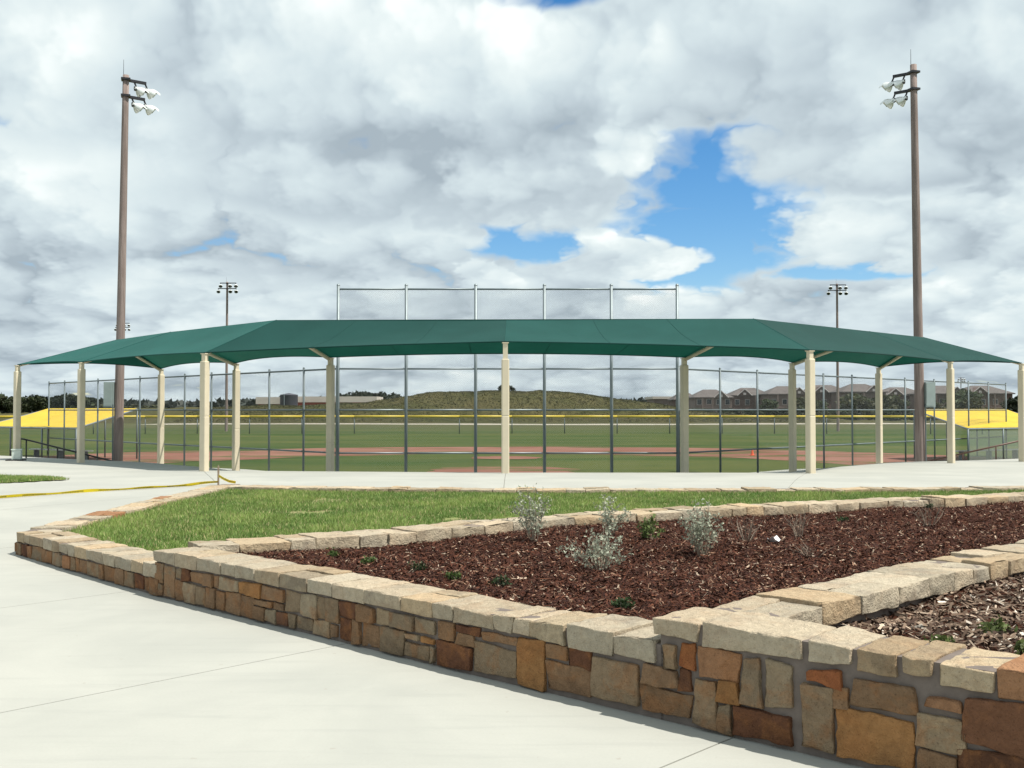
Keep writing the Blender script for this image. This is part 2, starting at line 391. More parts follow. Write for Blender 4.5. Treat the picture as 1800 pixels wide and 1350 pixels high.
# ------------------------------------------------------------------ plan of the place (metres; camera at the origin)
P0, P1, P2 = (-5.61, 11.97), (-3.19, 9.41), (-.21, 6.55)
DIRC = (.7394, -.6733)
def hyp(a, b): return math.hypot(b[0]-a[0], b[1]-a[1])
O = [(-15.7, 33.4, 3.095), (-12.87, 31.45, 3.095), (-7.71, 26.4, 3.095), (-.16, 25.3, 3.30), (7.14, 25.2, 3.095), (12.96, 31.1, 3.095), (15.6, 32.2, 3.095)]
I = [(-12.17, 36.5, 3.095), (-8.44, 32.2, 3.095), (-4.95, 28.7, 3.095), (4.7, 28.7, 3.095), (8.47, 31.8, 3.095), (12.27, 35.2, 3.095)]
RG = [(-10.3, 31.7, 4.01), (-6.17, 27.5, 4.01), (-.13, 27.35, 4.0), (6.23, 27.1, 4.01), (10.7, 31.45, 4.01)]
RE = [(-13.05, 34.75, 3.98), (13.15, 33.6, 3.98)]                     # outer ends of the ridge
def zplaza(x, y):
    z = .25*sm(y, 10.5, 19.5)
    z -= .13*sm(y, 20, 27)
    z -= .05*sm(y, 27, 34)
    return z
crest = [(-40, 44.)] + [(-19.5, 36.2)] + [(o[0], o[1]) for o in O] + [(19.5, 34.6), (40, 42.)]
def inward(i):
    def nrm(a, b):
        d = Vector((b[0]-a[0], b[1]-a[1])).normalized(); return Vector((-d.y, d.x))
    n = Vector((0, 0))
    if i > 0: n += nrm(crest[i-1], crest[i])
    if i < len(crest)-1: n += nrm(crest[i], crest[i+1])
    n.normalize()
    if i > 0: n /= max(.6, n.dot(nrm(crest[i-1], crest[i])))
    return n
CN = [inward(i) for i in range(len(crest))]
def zterr(x, y, t):
    z0 = zplaza(x, y)*1.; k = sm(abs(x), 5.5, 9.5)
    mid = z0-.72*sm(t, .05, 1.3); win = z0-.45*sm(t, .0, 4.6)
    return mid*(1-k)+win*k
CR0 = [(p[0]+n.x*(.28+.75*sm(abs(p[0]), 9, 12)), p[1]+n.y*(.28+.75*sm(abs(p[0]), 9, 12))) for p, n in zip(crest, CN)]

# ------------------------------------------------------------------ setting
g = MB().poly([(-3000, -400, -.66), (3000, -400, -.66), (3000, 4500, -.66), (-3000, 4500, -.66)]).build('ground', 'field_grass'); tag(g, 'mown green field grass stretching behind the fences', 'ground', kind='structure')

def slabs(poly, lines, name, parent, ycuts):
    bm = bmesh.new(); bm.faces.new([bm.verts.new((x, y, 0)) for x, y in poly])
    bmesh.ops.triangulate(bm, faces=bm.faces[:])
    gap = .0055
    def cut(co, no): bmesh.ops.bisect_plane(bm, geom=bm.verts[:]+bm.edges[:]+bm.faces[:], plane_co=co, plane_no=no, dist=1e-5)
    for y in ycuts: cut((0, y, 0), (0, 1, 0))
    for (px, py), (dx, dy) in lines:
        L = math.hypot(dx, dy); n = Vector((-dy/L, dx/L, 0))
        for sgn in (-1, 1): cut(Vector((px, py, 0))+n*gap*sgn, n)
    cells = {}
    for f in bm.faces:
        c = f.calc_center_median(); key = []; bad = False
        for (px, py), (dx, dy) in lines:
            L = math.hypot(dx, dy); d = (-(dy)*(c.x-px)+dx*(c.y-py))/L
            if abs(d) < gap: bad = True
            key.append(d > 0)
        if not bad: cells.setdefault(tuple(key), []).append(f)
    for key, fs in cells.items():
        idx = {}; V = []; F = []
        for f in fs:
            q = []
            for v in f.verts:
                if v not in idx: idx[v] = len(V); V.append((v.co.x, v.co.y, zplaza(v.co.x, v.co.y)))
                q.append(idx[v])
            F.append(q)
        b = MB(); b.v = V; b.f = F
        # slab edges: a shallow skirt so that the joint has depth
        eg = {}
        for f in F:
            for a, c in zip(f, f[1:]+f[:1]): eg[(a, c)] = 1
        for (a, c) in list(eg):
            if (c, a) not in eg:
                k = len(V); V += [(V[a][0], V[a][1], V[a][2]-.02), (V[c][0], V[c][1], V[c][2]-.02)]; F.append((a, k, k+1, c))
        b.build('concrete_slab', 'concrete', parent)
    bm.free()
    # sub-base showing in the joints
    bm = bmesh.new(); bm.faces.new([bm.verts.new((x, y, 0)) for x, y in poly]); bmesh.ops.triangulate(bm, faces=bm.faces[:])
    for y in ycuts: bmesh.ops.bisect_plane(bm, geom=bm.verts[:]+bm.edges[:]+bm.faces[:], plane_co=(0, y, 0), plane_no=(0, 1, 0), dist=1e-5)
    for v in bm.verts: v.co.z = zplaza(v.co.x, v.co.y)-.011
    me = bpy.data.meshes.new('joint_bed'); bm.to_mesh(me); bm.free(); me.materials.append(MATS['joint']); link(bpy.data.objects.new('joint_bed', me), parent)

plaza = tag(empty('plaza', (0, 0, 0)), 'pale concrete plaza around the stone planters and under the canopy front', 'pavement', kind='structure')
nin = (.6733*.2, .7394*.2)
wl = [(P0[0]+.2, P0[1]+.15), (P1[0]+.14, P1[1]+.14), (P2[0]+nin[0], P2[1]+nin[1]), (P2[0]+DIRC[0]*9+nin[0], P2[1]+DIRC[1]*9+nin[1])]
front_poly = [(-40, -5), (wl[3][0], -5), wl[3], wl[2], wl[1], wl[0], (-5.4, 20.3), (-40, 20.3)]
perp = (.69, .724)
slabs(front_poly, [((x, y), perp) for x, y in ((3.4, 2.95), (1.02, 5.25), (-1.2, 7.45), (-3.45, 9.68), (-5.9, 12.5), (-8.6, 14.8))] + [((-3.4, 3.2), (-.72, .69))], 'front', plaza, [y*.9+10 for y in range(0, 12)])
FAR = [(-5.5, 19.55), (-4.6, 19.35), (-2.56, 18.96), (0, 18.75), (3.05, 18.75), (6.09, 18.85), (9.34, 19.24), (13, 20.0), (20, 21.8)]
back_poly = [(-40, 20.3), (-5.4, 20.3), (-5.4, 19.45)] + [(x, y-.2) for x, y in FAR[1:]] + [(40, 21.)] + CR0[::-1]
slabs(back_poly, [((-.15, 19), (0, 1)), ((-5.6, 20), (-.33, 1)), ((-11, 20), (-.75, 1)), ((5.3, 20), (.33, 1)), ((10.8, 20), (.75, 1)), ((-20, 20), (-1.1, 1)), ((20, 20), (1.1, 1))], 'back', plaza, [y for y in range(21, 44)])

# lower terrace under the canopy, stepping down to the backstop
ts = [0, .05, .3, .31, .62, .63, .95, .96, 1.3, 2, 3, 4.3, 4.9, 4.95]
b = MB(); n = len(ts)
fine = []
for i in range(len(CR0)-1):
    for k in range(6):
        u = k/6; fine.append(((CR0[i][0]*(1-u)+CR0[i+1][0]*u, CR0[i][1]*(1-u)+CR0[i+1][1]*u), CN[i]*(1-u)+CN[i+1]*u))
for (x, y), nn in fine:
    for j, t in enumerate(ts):
        z = zterr(x, y, t)
        if j == n-1: z = -1.2
        b.v.append((x+nn.x*t, y+nn.y*t, z))
for i in range(len(fine)-1):
    for j in range(n-1): b.f.append((i*n+j, (i+1)*n+j, (i+1)*n+j+1, i*n+j+1))
tag(b.build('lower_terrace', 'concrete'), 'sloping concrete under the canopy down to the backstop', 'pavement', kind='structure')

# ball field
def disc(name, cx, cy, r0, r1, a0, a1, z, m, label, cat, wob=.4):
    b = MB(); N = 72
    for k in range(N+1):
        a = a0+(a1-a0)*k/N
        for r, s in ((r0, 1), (r1, 2)):
            rr = max(.0, r+(wob*noise.noise((math.cos(a)*3+s*7, math.sin(a)*3, cx)) if r > 0 else 0)); b.v.append((cx+rr*math.sin(a), cy+rr*math.cos(a), z))
    for k in range(N): b.f.append((2*k, 2*k+1, 2*k+3, 2*k+2))
    return tag(b.build(name, m), label, cat, kind='structure')
disc('infield_dirt', -.3, 40, 15.5, 26.5, R(-78), R(78), -.652, 'infield_dirt', 'reddish dirt arc of the baseball infield', 'dirt', 1.2)
disc('home_plate_dirt', -.3, 40.5, 0, 2.9, 0, 2*math.pi, -.652, 'infield_dirt', 'brownish dirt circle just behind the backstop', 'dirt', .7)
disc('pitcher_mound', -.3, 51, 0, 1.7, 0, 2*math.pi, -.648, 'infield_dirt', 'small dirt circle in the infield grass', 'dirt', .3)
b = MB()
for k in range(41):
    x = -60+k*3.4; y = 168+5*math.sin(k*.22)+.02*x; b.v += [(x, y, -.652), (x+.5, y+13+2*math.sin(k*.9), -.652)]
for k in range(40): b.f.append((2*k, 2*k+2, 2*k+3, 2*k+1))
tag(b.build('gravel_track', 'pale_track'), 'pale dirt track beyond the outfield fence', 'track', kind='structure')
# rough grass mound
prof = [(-150, -.7), (-110, .3), (-80, 1.6), (-56, 2.2), (-44, 2.45), (-34, 2.75), (-28, 3.0), (-21.6, 4.2), (-15, 4.95), (-5.4, 5.25), (5.4, 5.35), (10.8, 5.05), (17.3, 4.2), (23.8, 3.3), (31.4, 2.2), (40, .9), (52, .1), (70, -.5), (90, -.7)]
def hp(x): return float(np.interp(x, [p[0] for p in prof], [p[1] for p in prof]))
def zhill(x, y):
    k = sm(y, 182, 204)*(1-.9*sm(y, 225, 285)); return -.66-.08+(hp(x)+.74)*k*(1+0) + .38*k*(noise.noise((x*.16, y*.16, 1))+.55*noise.noise((x*.5, y*.5, 2)))
b = MB(); xs = np.linspace(-150, 90, 241); ys = np.concatenate([np.linspace(180, 212, 33), np.linspace(215, 290, 16)])
for y in ys:
    for x in xs: b.v.append((float(x), float(y), zhill(x, y)))
nx = len(xs)
for j in range(len(ys)-1):
    for i in range(nx-1): b.f.append((j*nx+i, j*nx+i+1, (j+1)*nx+i+1, (j+1)*nx+i))
tag(b.build('hill', 'hill_grass', smooth=True), 'long rough grass mound on the far side of the field', 'hill', kind='structure')

# ------------------------------------------------------------------ leaves, grass, chips (numpy)
rs = np.random.RandomState(5)
def quads(cen, size, aspect=1.6, up=.0, cols=None):
    """randomly turned leaf quads; returns V, F"""
    n = len(cen); a = rs.normal(size=(n, 3)); a[:, 2] *= (1-up); a /= np.linalg.norm(a, axis=1)[:, None]
    t = rs.normal(size=(n, 3)); b = np.cross(a, t); b /= np.linalg.norm(b, axis=1)[:, None]
    s = (size*(.6+.8*rs.rand(n)))[:, None]; A = a*s*aspect*.5; B = b*s*.5
    V = np.stack([cen-A, cen+B*.9-A*.1, cen+A, cen-B*.9-A*.1], 1).reshape(-1, 3)
    return V, np.arange(4*n).reshape(-1, 4)
def crown_mesh(name, blobs, n, size, col, var=.35):
    """blobs: (x,y,z,rx,ry,rz) relative to the tree base"""
    wgt = np.array([b[3]*b[4]*b[5] for b in blobs])**.8; pick = rs.choice(len(blobs), n, p=wgt/wgt.sum()); B = np.array(blobs)[pick]
    d = rs.normal(size=(n, 3)); d /= np.linalg.norm(d, axis=1)[:, None]; r = rs.rand(n)**.4
    cen = B[:, :3]+d*B[:, 3:]*r[:, None]
    V, F = quads(cen, size*np.ones(n))
    k = 1+var*(rs.rand(n)-.5)*2; cc = np.array(col)[None]*k[:, None]; cc[:, 0] *= 1+.3*(rs.rand(n)-.5)
    return V, F, np.repeat(cc, 4, 0)
TREE_BANK = {}
def tree(x, y, z, h, wd, label, name='tree', col=(.035, .05, .022), group=None, n=700, low=False):
    e = tag(empty(name, (x, y, z)), label, 'tree' if not low else 'bush', group)
    key = (col, low, rng.randrange(4), n)
    if key not in TREE_BANK:
        bl = []
        for k in range(9):
            a = rng.uniform(0, 6.28); r = rng.uniform(.1, .62)
            zc = rng.uniform(.16, .60) if low else rng.uniform(.42, .80)
            bl.append((r*math.cos(a)*.55, r*math.sin(a)*.55, zc, rng.uniform(.16, .27), rng.uniform(.16, .27), rng.uniform(.12, .20)))
        V, F, cc = crown_mesh('crown', bl, n, .085, col)
        o = from_np('crown', V, F, 'leaf', cc); me = o.data; bpy.data.objects.remove(o)
        t = MB(); t.tube((0, 0, 0), (0, 0, .45), .028, .018, 7)
        for k in range(4):
            a = k*1.57+.4; t.tube((0, 0, .28+.04*k), (.2*math.cos(a), .2*math.sin(a), .62), .014, .006, 5)
        to = t.build('trunk', 'bark'); tm = to.data; bpy.data.objects.remove(to)
        TREE_BANK[key] = (me, tm)
    me, tm = TREE_BANK[key]
    for nm, d in (('crown', me), ('trunk', tm)):
        o = bpy.data.objects.new(nm, d); o.scale = (wd, wd, h); o.rotation_euler = (0, 0, rng.uniform(0, 6.28)); link(o, e)
    return e

n = 45000; x = rs.uniform(-60, 60, n); y = 184+rs.rand(n)**.8*26; z = np.array([zhill(a, b_) for a, b_ in zip(x, y)]); k = z > -.5; x, y, z = x[k], y[k], z[k]; n = len(x)
h = .05+.13*rs.rand(n); wd = .08+.12*rs.rand(n); th = rs.uniform(-.8, .8, n)
V = np.stack([np.c_[x-wd*np.cos(th), y-wd*np.sin(th), z-.1], np.c_[x+wd*np.cos(th), y+wd*np.sin(th), z-.1], np.c_[x+rs.normal(size=n)*.15, y+rs.normal(size=n)*.15, z+h]], 1).reshape(-1, 3)
pal = np.array([(.0788, .0735, .0338), (.0660, .0675, .0285), (.0938, .0810, .0413), (.0562, .0570, .0255)]); cc = pal[rs.choice(4, n, p=[.35, .3, .15, .2])]*(.7+.6*rs.rand(n))[:, None]
tag(from_np('rough_grass', V, np.arange(3*n).reshape(-1, 3), 'leaf', np.repeat(cc, 3, 0)), 'tall rough brownish grass covering the mound', 'grass', kind='stuff')
# ------------------------------------------------------------------ stone walls
SC = {'g': (.2784, .2044, .1305), 't': (.2784, .1696, .0957), 'o': (.3306, .1175, .0478), 'p': (.3654, .1914, .1001), 'b': (.1436, .0653, .0365), 'y': (.3828, .1958, .0766), 'w': (.3480, .2697, .1783), 'r': (.1914, .0940, .0539), 'c': (.50, .425, .315), 'k': (.51, .40, .265), 'd': (.41, .335, .235)}
def stone(parent, name, cx, cy, cz, rz, wd, dp, ht, key, jit=.006, rad=.007, seg=.05, rx=0.):
    r = min(rad, wd*.3, ht*.3, dp*.3)
    def ax(L):
        a = L/2; k = max(1, int((L-2*r)/seg)); return [-a, -a+r*.45]+[-a+r+(L-2*r)*i/k for i in range(0, k+1)]+[a-r*.45, a]
    xs, ys, zs = ax(wd), ax(dp), ax(ht); V = []; F = []; idx = {}
    sd = rng.uniform(0, 900); hx, hy, hz = wd/2-r, dp/2-r, ht/2-r
    skew = [rng.uniform(-1, 1)*jit*1.6 for _ in range(8)]
    def vid(i, j, k):
        if (i, j, k) in idx: return idx[(i, j, k)]
        x, y, z = xs[i], ys[j], zs[k]
        c = Vector((max(-hx, min(hx, x)), max(-hy, min(hy, y)), max(-hz, min(hz, z)))); d = Vector((x, y, z))-c
        if d.length > 1e-9: c = c+d.normalized()*r
        fx, fz = c.x/wd+.5, c.z/ht+.5
        c.z += (skew[0]*(1-fx)+skew[1]*fx)*(1 if fz > .5 else -1)*1.0
        c.x += (skew[2]*(1-fz)+skew[3]*fz)*(1 if fx > .5 else -1)
        q = (Vector((c.x, c.y, c.z))+Vector((sd, sd*.7, 0)))
        nv = noise.noise_vector(q*9)*jit*1.0+noise.noise_vector(q*30)*jit*.6+noise.noise_vector(q*75)*jit*.4
        c += nv
        if abs(y) > dp*.49: c.y += (noise.noise(q*7)*1.3+noise.noise(q*19)*.9+noise.noise(q*48)*.5)*jit*1.1
        idx[(i, j, k)] = len(V); V.append(tuple(c)); return len(V)-1
    nx, ny, nz = len(xs)-1, len(ys)-1, len(zs)-1
    for i in range(nx):
        for j in range(ny):
            F.append((vid(i, j, nz), vid(i+1, j, nz), vid(i+1, j+1, nz), vid(i, j+1, nz))); F.append((vid(i, j, 0), vid(i, j+1, 0), vid(i+1, j+1, 0), vid(i+1, j, 0)))
    for i in range(nx):
        for k in range(nz):
            F.append((vid(i, 0, k), vid(i+1, 0, k), vid(i+1, 0, k+1), vid(i, 0, k+1))); F.append((vid(i, ny, k), vid(i, ny, k+1), vid(i+1, ny, k+1), vid(i+1, ny, k)))
    for j in range(ny):
        for k in range(nz):
            F.append((vid(0, j, k), vid(0, j, k+1), vid(0, j+1, k+1), vid(0, j+1, k))); F.append((vid(nx, j, k), vid(nx, j+1, k), vid(nx, j+1, k+1), vid(nx, j, k+1)))
    me = bpy.data.meshes.new(name); me.from_pydata(V, [], F); me.update(); me.polygons.foreach_set('use_smooth', [True]*len(F)); me.materials.append(MATS['stone'])
    o = bpy.data.objects.new(name, me); o.location = Vector((cx, cy, cz))-wloc(parent); o.rotation_euler = (rx, 0, rz)
    base = SC[key] if isinstance(key, str) else key; k = rng.uniform(.86, 1.12); h = rng.uniform(-.035, .035)
    o.color = (base[0]*k*(1+h), base[1]*k, base[2]*k*(1-h), .3 if name == 'coping_stone' else .95); return link(o, parent)

class Path:
    def __init__(s, pts):
        s.p = pts; s.c = [0]
        for a, b in zip(pts, pts[1:]): s.c.append(s.c[-1]+hyp(a, b))
        s.L = s.c[-1]
    def at(s, t):
        t = max(-.5, min(s.L+.5, t)); i = 0
        while i < len(s.p)-2 and t > s.c[i+1]: i += 1
        a, b = s.p[i], s.p[i+1]; L = s.c[i+1]-s.c[i]; u = (t-s.c[i])/L; d = ((b[0]-a[0])/L, (b[1]-a[1])/L)
        return (a[0]+(b[0]-a[0])*u, a[1]+(b[1]-a[1])*u), d
def put(parent, path, s0, s1, z0, z1, off, dp, key, name, **kw):
    """stone from s0 to s1 along the path; its outer face lies off metres inside the path line"""
    (x, y), d = path.at((s0+s1)/2); n = (-d[1], d[0]); m_ = off+dp/2
    return stone(parent, name, x+n[0]*m_, y+n[1]*m_, (z0+z1)/2, math.atan2(d[1], d[0]), s1-s0, dp, z1-z0, key, **kw)
def ashlar(L, H, u=.052):
    nx, nz = max(2, int(round(L/u))), max(2, int(round(H/u))); ux, uz = L/nx, H/nz; occ = [[0]*nz for _ in range(nx)]; out = []
    for i in range(nx):
        for k in range(nz):
            if occ[i][k]: continue
            w_, h_ = rng.choice([2, 3, 3, 4, 4, 5, 6]), rng.choice([2, 2, 3, 3, 4, 5])
            if w_ >= 5: h_ = min(h_, 3)
            h_ = min(h_, nz-k)
            hh = 0
            while hh < h_ and not occ[i][k+hh]: hh += 1
            if k+hh < nz and (k+hh == nz-1) and not occ[i][nz-1]: hh += 1
            ww = 0
            while ww < w_ and i+ww < nx and all(not occ[i+ww][k+q] for q in range(hh)): ww += 1
            for a in range(ww):
                for q in range(hh): occ[i+a][k+q] = 1
            out.append((i*ux, (i+ww)*ux, k*uz, (k+hh)*uz))
    return out
def coping_run(parent, path, s0, s1, ztop, dp=.42, off=-.007, hgt=.105, lo=.16, hi=.42, cols='gcckgc', jit=.008, two=.3):
    s = s0
    while s < s1-.03:
        e = min(s1, s+rng.uniform(lo, hi))
        if s1-e < .12: e = s1
        dz = rng.uniform(-.004, .004)
        if rng.random() < two:
            f_ = rng.uniform(.4, .6); put(parent, path, s+.004, e-.004, ztop-hgt, ztop+dz, off, dp*f_-.004, rng.choice(cols), 'coping_stone', jit=jit)
            put(parent, path, s+.004, e-.004, ztop-hgt, ztop+dz+rng.uniform(-.005, .005), off+dp*f_+.004, dp*(1-f_), rng.choice(cols), 'coping_stone', jit=jit)
        else: put(parent, path, s+.004, e-.004, ztop-hgt, ztop+dz, off, dp, rng.choice(cols), 'coping_stone', jit=jit)
        s = e
def core(parent, path, s0, s1, z0, ztop, t0, t1, name='mortar'):
    b = MB(); ss = [s0]+[c for c in path.c if s0+.01 < c < s1-.01]+[s1]; n = len(ss)
    for s in ss:
        (x, y), d = path.at(s); nn = (-d[1], d[0])
        if s in path.c[1:-1]:
            _, d2 = path.at(s+.01); nn = ((nn[0]-d2[1])/2, (nn[1]+d2[0])/2)
        for t in (t0, t1):
            for z in (z0, ztop): b.v.append((x+nn[0]*t, y+nn[1]*t, z))
    for i in range(n-1):
        a = 4*i; c = a+4; b.f += [(a, c, c+1, a+1), (a+1, c+1, c+3, a+3), (a+3, c+3, c+2, a+2)]
    b.f += [(0, 1, 3, 2), (4*n-4, 4*n-2, 4*n-1, 4*n-3)]
    return b.build(name, 'mortar', parent)
def face_run(parent, path, s0, s1, z0, z1, cols, jit=.006):
    for a, b_, c, d in ashlar(s1-s0, z1-z0):
        g_ = rng.uniform(.003, .007); pr = rng.uniform(-.020, .006)
        if b_-a < .05 or d-c < .04: continue
        put(parent, path, s0+a+g_, s0+b_-g_, z0+c+g_, z0+d-g_, pr, .12, rng.choice(cols), 'face_stone', jit=jit, rx=rng.uniform(-.03, .03), seg=.045)
MIX = 'ggggttttttttgrbpwgtwgtyr'
T1, T2, T3, CH = .27, .41, .55, .107
# planter wall around the lawn (low): front run, then the left side
fr = Path([P0, P1, P2, (P2[0]+DIRC[0]*6, P2[1]+DIRC[1]*6)]); S1 = fr.c[1]; S2 = fr.c[2]
wl1 = tag(empty('stone_wall', (P0[0], P0[1], 0)), 'lowest stone retaining wall at the left corner of the lawn', 'wall')
core(wl1, fr, .10, S1+.05, -.05, T1-.014, .016, .37)
face_run(wl1, fr, 0.0, S1+.10, .012, T1-CH-.006, MIX)
coping_run(wl1, fr, 0.0, S1+.07, T1, cols='dcckckd', jit=.006)
side = Path([(-5.48, 19.9), (-5.62, 16.1), (-5.66, 13.2), (-5.62, 11.93)])
core(wl1, side, 0, side.L-.05, -.05, T1-.014, .02, .36)
coping_run(wl1, side, .42, side.L-.42, T1, dp=.40, cols='ckckcp', lo=.3, hi=.55)
face_run(wl1, side, 3.2, side.L, .05, T1-CH-.006, MIX)
# middle planter wall
wl2 = tag(empty('stone_wall', (P1[0], P1[1], 0)), 'mid-height stone wall in front of the dark mulch bed with silvery shrubs', 'wall')
HS = S2                                                              # hero stones are measured from P2
HERO2 = [('c', 1.049, 1.309, 'g'), ('c', .715, 1.040, 'g'), ('c', .416, .697, 't'), ('c', .305, .416, 'g'), ('c', .127, .294, 'g'), ('c', -.219, .127, 'g'), ('c', -.411, -.237, 'g')]
for _, a, b_, k in HERO2: put(wl2, fr, HS+a, HS+b_, T2-CH, T2+rng.uniform(-.004, .004), -.007, .42, 'c' if k == 'g' else 'k', 'coping_stone', jit=.008, seg=.04)
for a, b_, c, d, k in [(.898, 1.201, .048, .269, 'g'), (.563, .885, .031, .196, 't'), (.724, .885, .194, .285, 'b'), (.553, .706, .217, .285, 't'), (.335, .534, .023, .288, 'y'), (-.034, .315, .041, .209, 'g'), (.031, .325, .232, .291, 't'),
                       (-.191, -.045, .180, .240, 't'), (-.375, -.056, .020, .171, 'b'), (-.370, -.213, .192, .290, 't'), (-.202, .020, .252, .296, 'b')]:
    put(wl2, fr, HS+a-.004, HS+b_+.004, c-.004, d+.003, rng.uniform(-.012, .002), .12, k, 'face_stone', jit=.007)
core(wl2, fr, S1+.03, S2+1.36, -.05, T2-.014, .016, .37)
face_run(wl2, fr, S1+.02, S2-.39, .012, T2-CH-.006, MIX)
coping_run(wl2, fr, S1, S2-.42, T2, cols='dcckcck', lo=.2, hi=.42, jit=.006)
# tall planter wall and its arm running back between the beds
wl3 = tag(empty('stone_wall', (P2[0]+DIRC[0]*1.31, P2[1]+DIRC[1]*1.31, 0)), 'tallest stone wall at the near right corner with rust coloured blocks', 'wall')
for a, b_, z0, k in [(1.314, 1.590, .446, 'c'), (1.612, 2.164, .441, 'c'), (2.200, 2.422, .455, 'c'), (2.434, 2.640, .440, 'w'), (2.653, 2.790, .473, 'w'), (2.829, 3.041, .437, 'k'), (3.065, 3.30, .437, 'p'), (3.32, 3.70, .44, 'c'), (3.72, 4.05, .44, 'k'), (4.07, 4.5, .44, 'c')]:
    put(wl3, fr, HS+a, HS+b_, z0, T3+rng.uniform(-.003, .003), -.006, .42, k, 'coping_stone', jit=.008, seg=.035)
for a, b_, c, d, k in [(1.370, 1.457, .290, .403, 'g'), (1.481, 1.562, .305, .429, 'o'), (1.589, 1.826, .284, .419, 'p'), (1.247, 1.453, .183, .277, 't'), (1.469, 1.546, .181, .289, 'b'), (1.230, 1.534, .049, .159, 't'), (1.569, 1.690, .025, .261, 'g'),
                       (1.705, 1.818, .182, .261, 'y'), (1.711, 1.777, .017, .150, 'g'), (1.799, 2.105, .029, .159, 'b'), (1.847, 1.942, .191, .400, 'g'), (1.973, 2.113, .200, .415, 'w'), (2.192, 2.371, .349, .417, 'o'), (2.188, 2.307, .048, .332, 'g'),
                       (2.329, 2.385, .267, .334, 't'), (2.432, 2.701, .285, .404, 't'), (2.333, 2.707, .042, .255, 'y'), (2.724, 2.914, .155, .302, 'w'), (2.765, 2.910, .336, .389, 'p'), (2.929, 3.191, .213, .415, 'r'), (2.730, 2.892, .018, .135, 't'), (2.917, 3.189, .030, .191, 'b')]:
    put(wl3, fr, HS+a-.007, HS+b_+.007, c-.007, d+.007, rng.uniform(-.014, .0), .12, k, 'face_stone', jit=.009, seg=.03, rx=rng.uniform(-.025, .025))
core(wl3, fr, S2+1.345, S2+4.6, -.05, T3-.014, .016, .38)
face_run(wl3, fr, S2+3.21, S2+4.5, .012, T3-CH-.006, MIX)
A0 = (P2[0]+DIRC[0]*1.75, P2[1]+DIRC[1]*1.75); AD = (.6733, .7394)
AD = (.739, .673)
A0 = (1.15, 5.43)
# near edge of the arm: from the front coping back to the right
arm = Path([(1.30, 5.52), (2.02, 6.24), (2.83, 7.02), (3.86, 7.96), (6.5, 10.2)])
coping_run(wl3, arm, .16, arm.L-.1, T3, dp=.44, off=-.01, hgt=.12, lo=.25, hi=.55, cols='ckcckc', jit=.008, two=.3)
core(wl3, arm, .1, arm.L-.1, .1, T3-.014, .03, .40)
# divider wall between lawn and mulch
DV = [(-2.75, 9.62), (-2.15, 9.98), (-1.13, 10.66), (0, 11.72), (2.1, 13.0), (4.53, 14.1), (7.43, 15.35), (11, 16.6)]
wl4 = tag(empty('stone_wall', (DV[0][0], DV[0][1], 0)), 'curved stone edging between the lawn and the dark mulch bed', 'wall')
dv = Path(DV); core(wl4, dv, 0, dv.L, .1, T2-.014, .02, .42)
coping_run(wl4, dv, -.1, dv.L, T2, dp=.46, hgt=.12, lo=.22, hi=.5, cols='dcckcc', jit=.008)
fa = Path(FAR)
wl5 = tag(empty('stone_wall', (FAR[0][0], FAR[0][1], 0)), 'thin line of flush edging stones along the far side of the lawn', 'wall')
core(wl5, Path([(x, y-.45) for x, y in FAR]), 0, fa.L, .05, T1-.014, .03, .42)
coping_run(wl5, Path([(x, y-.45) for x, y in FAR]), 0, fa.L, T1, dp=.46, hgt=.12, lo=.3, hi=.6, cols='ckdcdc', jit=.008)

# ------------------------------------------------------------------ beds and lawn
def inpoly(x, y, poly):
    r = np.zeros(len(x), bool); n = len(poly); j = n-1
    for i in range(n):
        xi, yi = poly[i]; xj, yj = poly[j]
        c = ((yi > y) != (yj > y)) & (x < (xj-xi)*(y-yi)/(yj-yi+1e-12)+xi); r ^= c; j = i
    return r
def offs(path, ss, t):
    out = []
    for s in ss:
        (x, y), d = path.at(s); out.append((x-d[1]*t, y+d[0]*t))
    return out
dvc = offs(dv, np.linspace(0, dv.L, 12), .23)
bed1 = offs(fr, [S1+.1, S2, S2+1.4], .2)+offs(arm, [.1, .9, 2.0, 3.4, arm.L], .2)+[(11, 14)]+dvc[::-1]
bed2 = offs(fr, [S2+1.6, S2+4.5], .2)+[(9, 3), (9.5, 9)]+offs(arm, [arm.L, 3.4, 2., .9, .2], .2)
lawn = offs(fr, [S1+.05, .2], .2)+offs(side, [side.L-.2, 3, .3], .2)+[(x, y-.25) for x, y in FAR[1:]]+[(20, 20.)]+dvc[::-1]
def zsoil(kind):
    if kind == 'bed1': return lambda x, y: .295+.05*noise.noise((x*.6, y*.6, 3))+.02*noise.noise((x*3, y*3, 8))
    if kind == 'bed2': return lambda x, y: .40+.04*noise.noise((x*.7, y*.7, 5))+.02*noise.noise((x*3, y*3, 8))
    return lambda x, y: .205+.02*noise.noise((x*.5, y*.5, 3))
def soil(name, poly, zf, step, m, label, cat):
    xs = np.arange(min(p[0] for p in poly), max(p[0] for p in poly)+step, step); ys = np.arange(min(p[1] for p in poly), max(p[1] for p in poly)+step, step)
    gx, gy = np.meshgrid(xs[:-1]+step/2, ys[:-1]+step/2); k = inpoly(gx.ravel(), gy.ravel(), poly).reshape(gx.shape)
    V = []; F = []; idx = {}
    def v(i, j):
        if (i, j) not in idx: idx[(i, j)] = len(V); V.append((xs[i], ys[j], zf(xs[i], ys[j])))
        return idx[(i, j)]
    for j in range(len(ys)-1):
        for i in range(len(xs)-1):
            if k[j, i]: F.append((v(i, j), v(i+1, j), v(i+1, j+1), v(i, j+1)))
    b = MB(); b.v = V; b.f = F; return tag(b.build(name, m, smooth=True), label, cat, kind='structure')
soil('planting_bed', bed1, zsoil('bed1'), .14, 'mulch_soil', 'dark soil of the large mulch bed', 'soil')
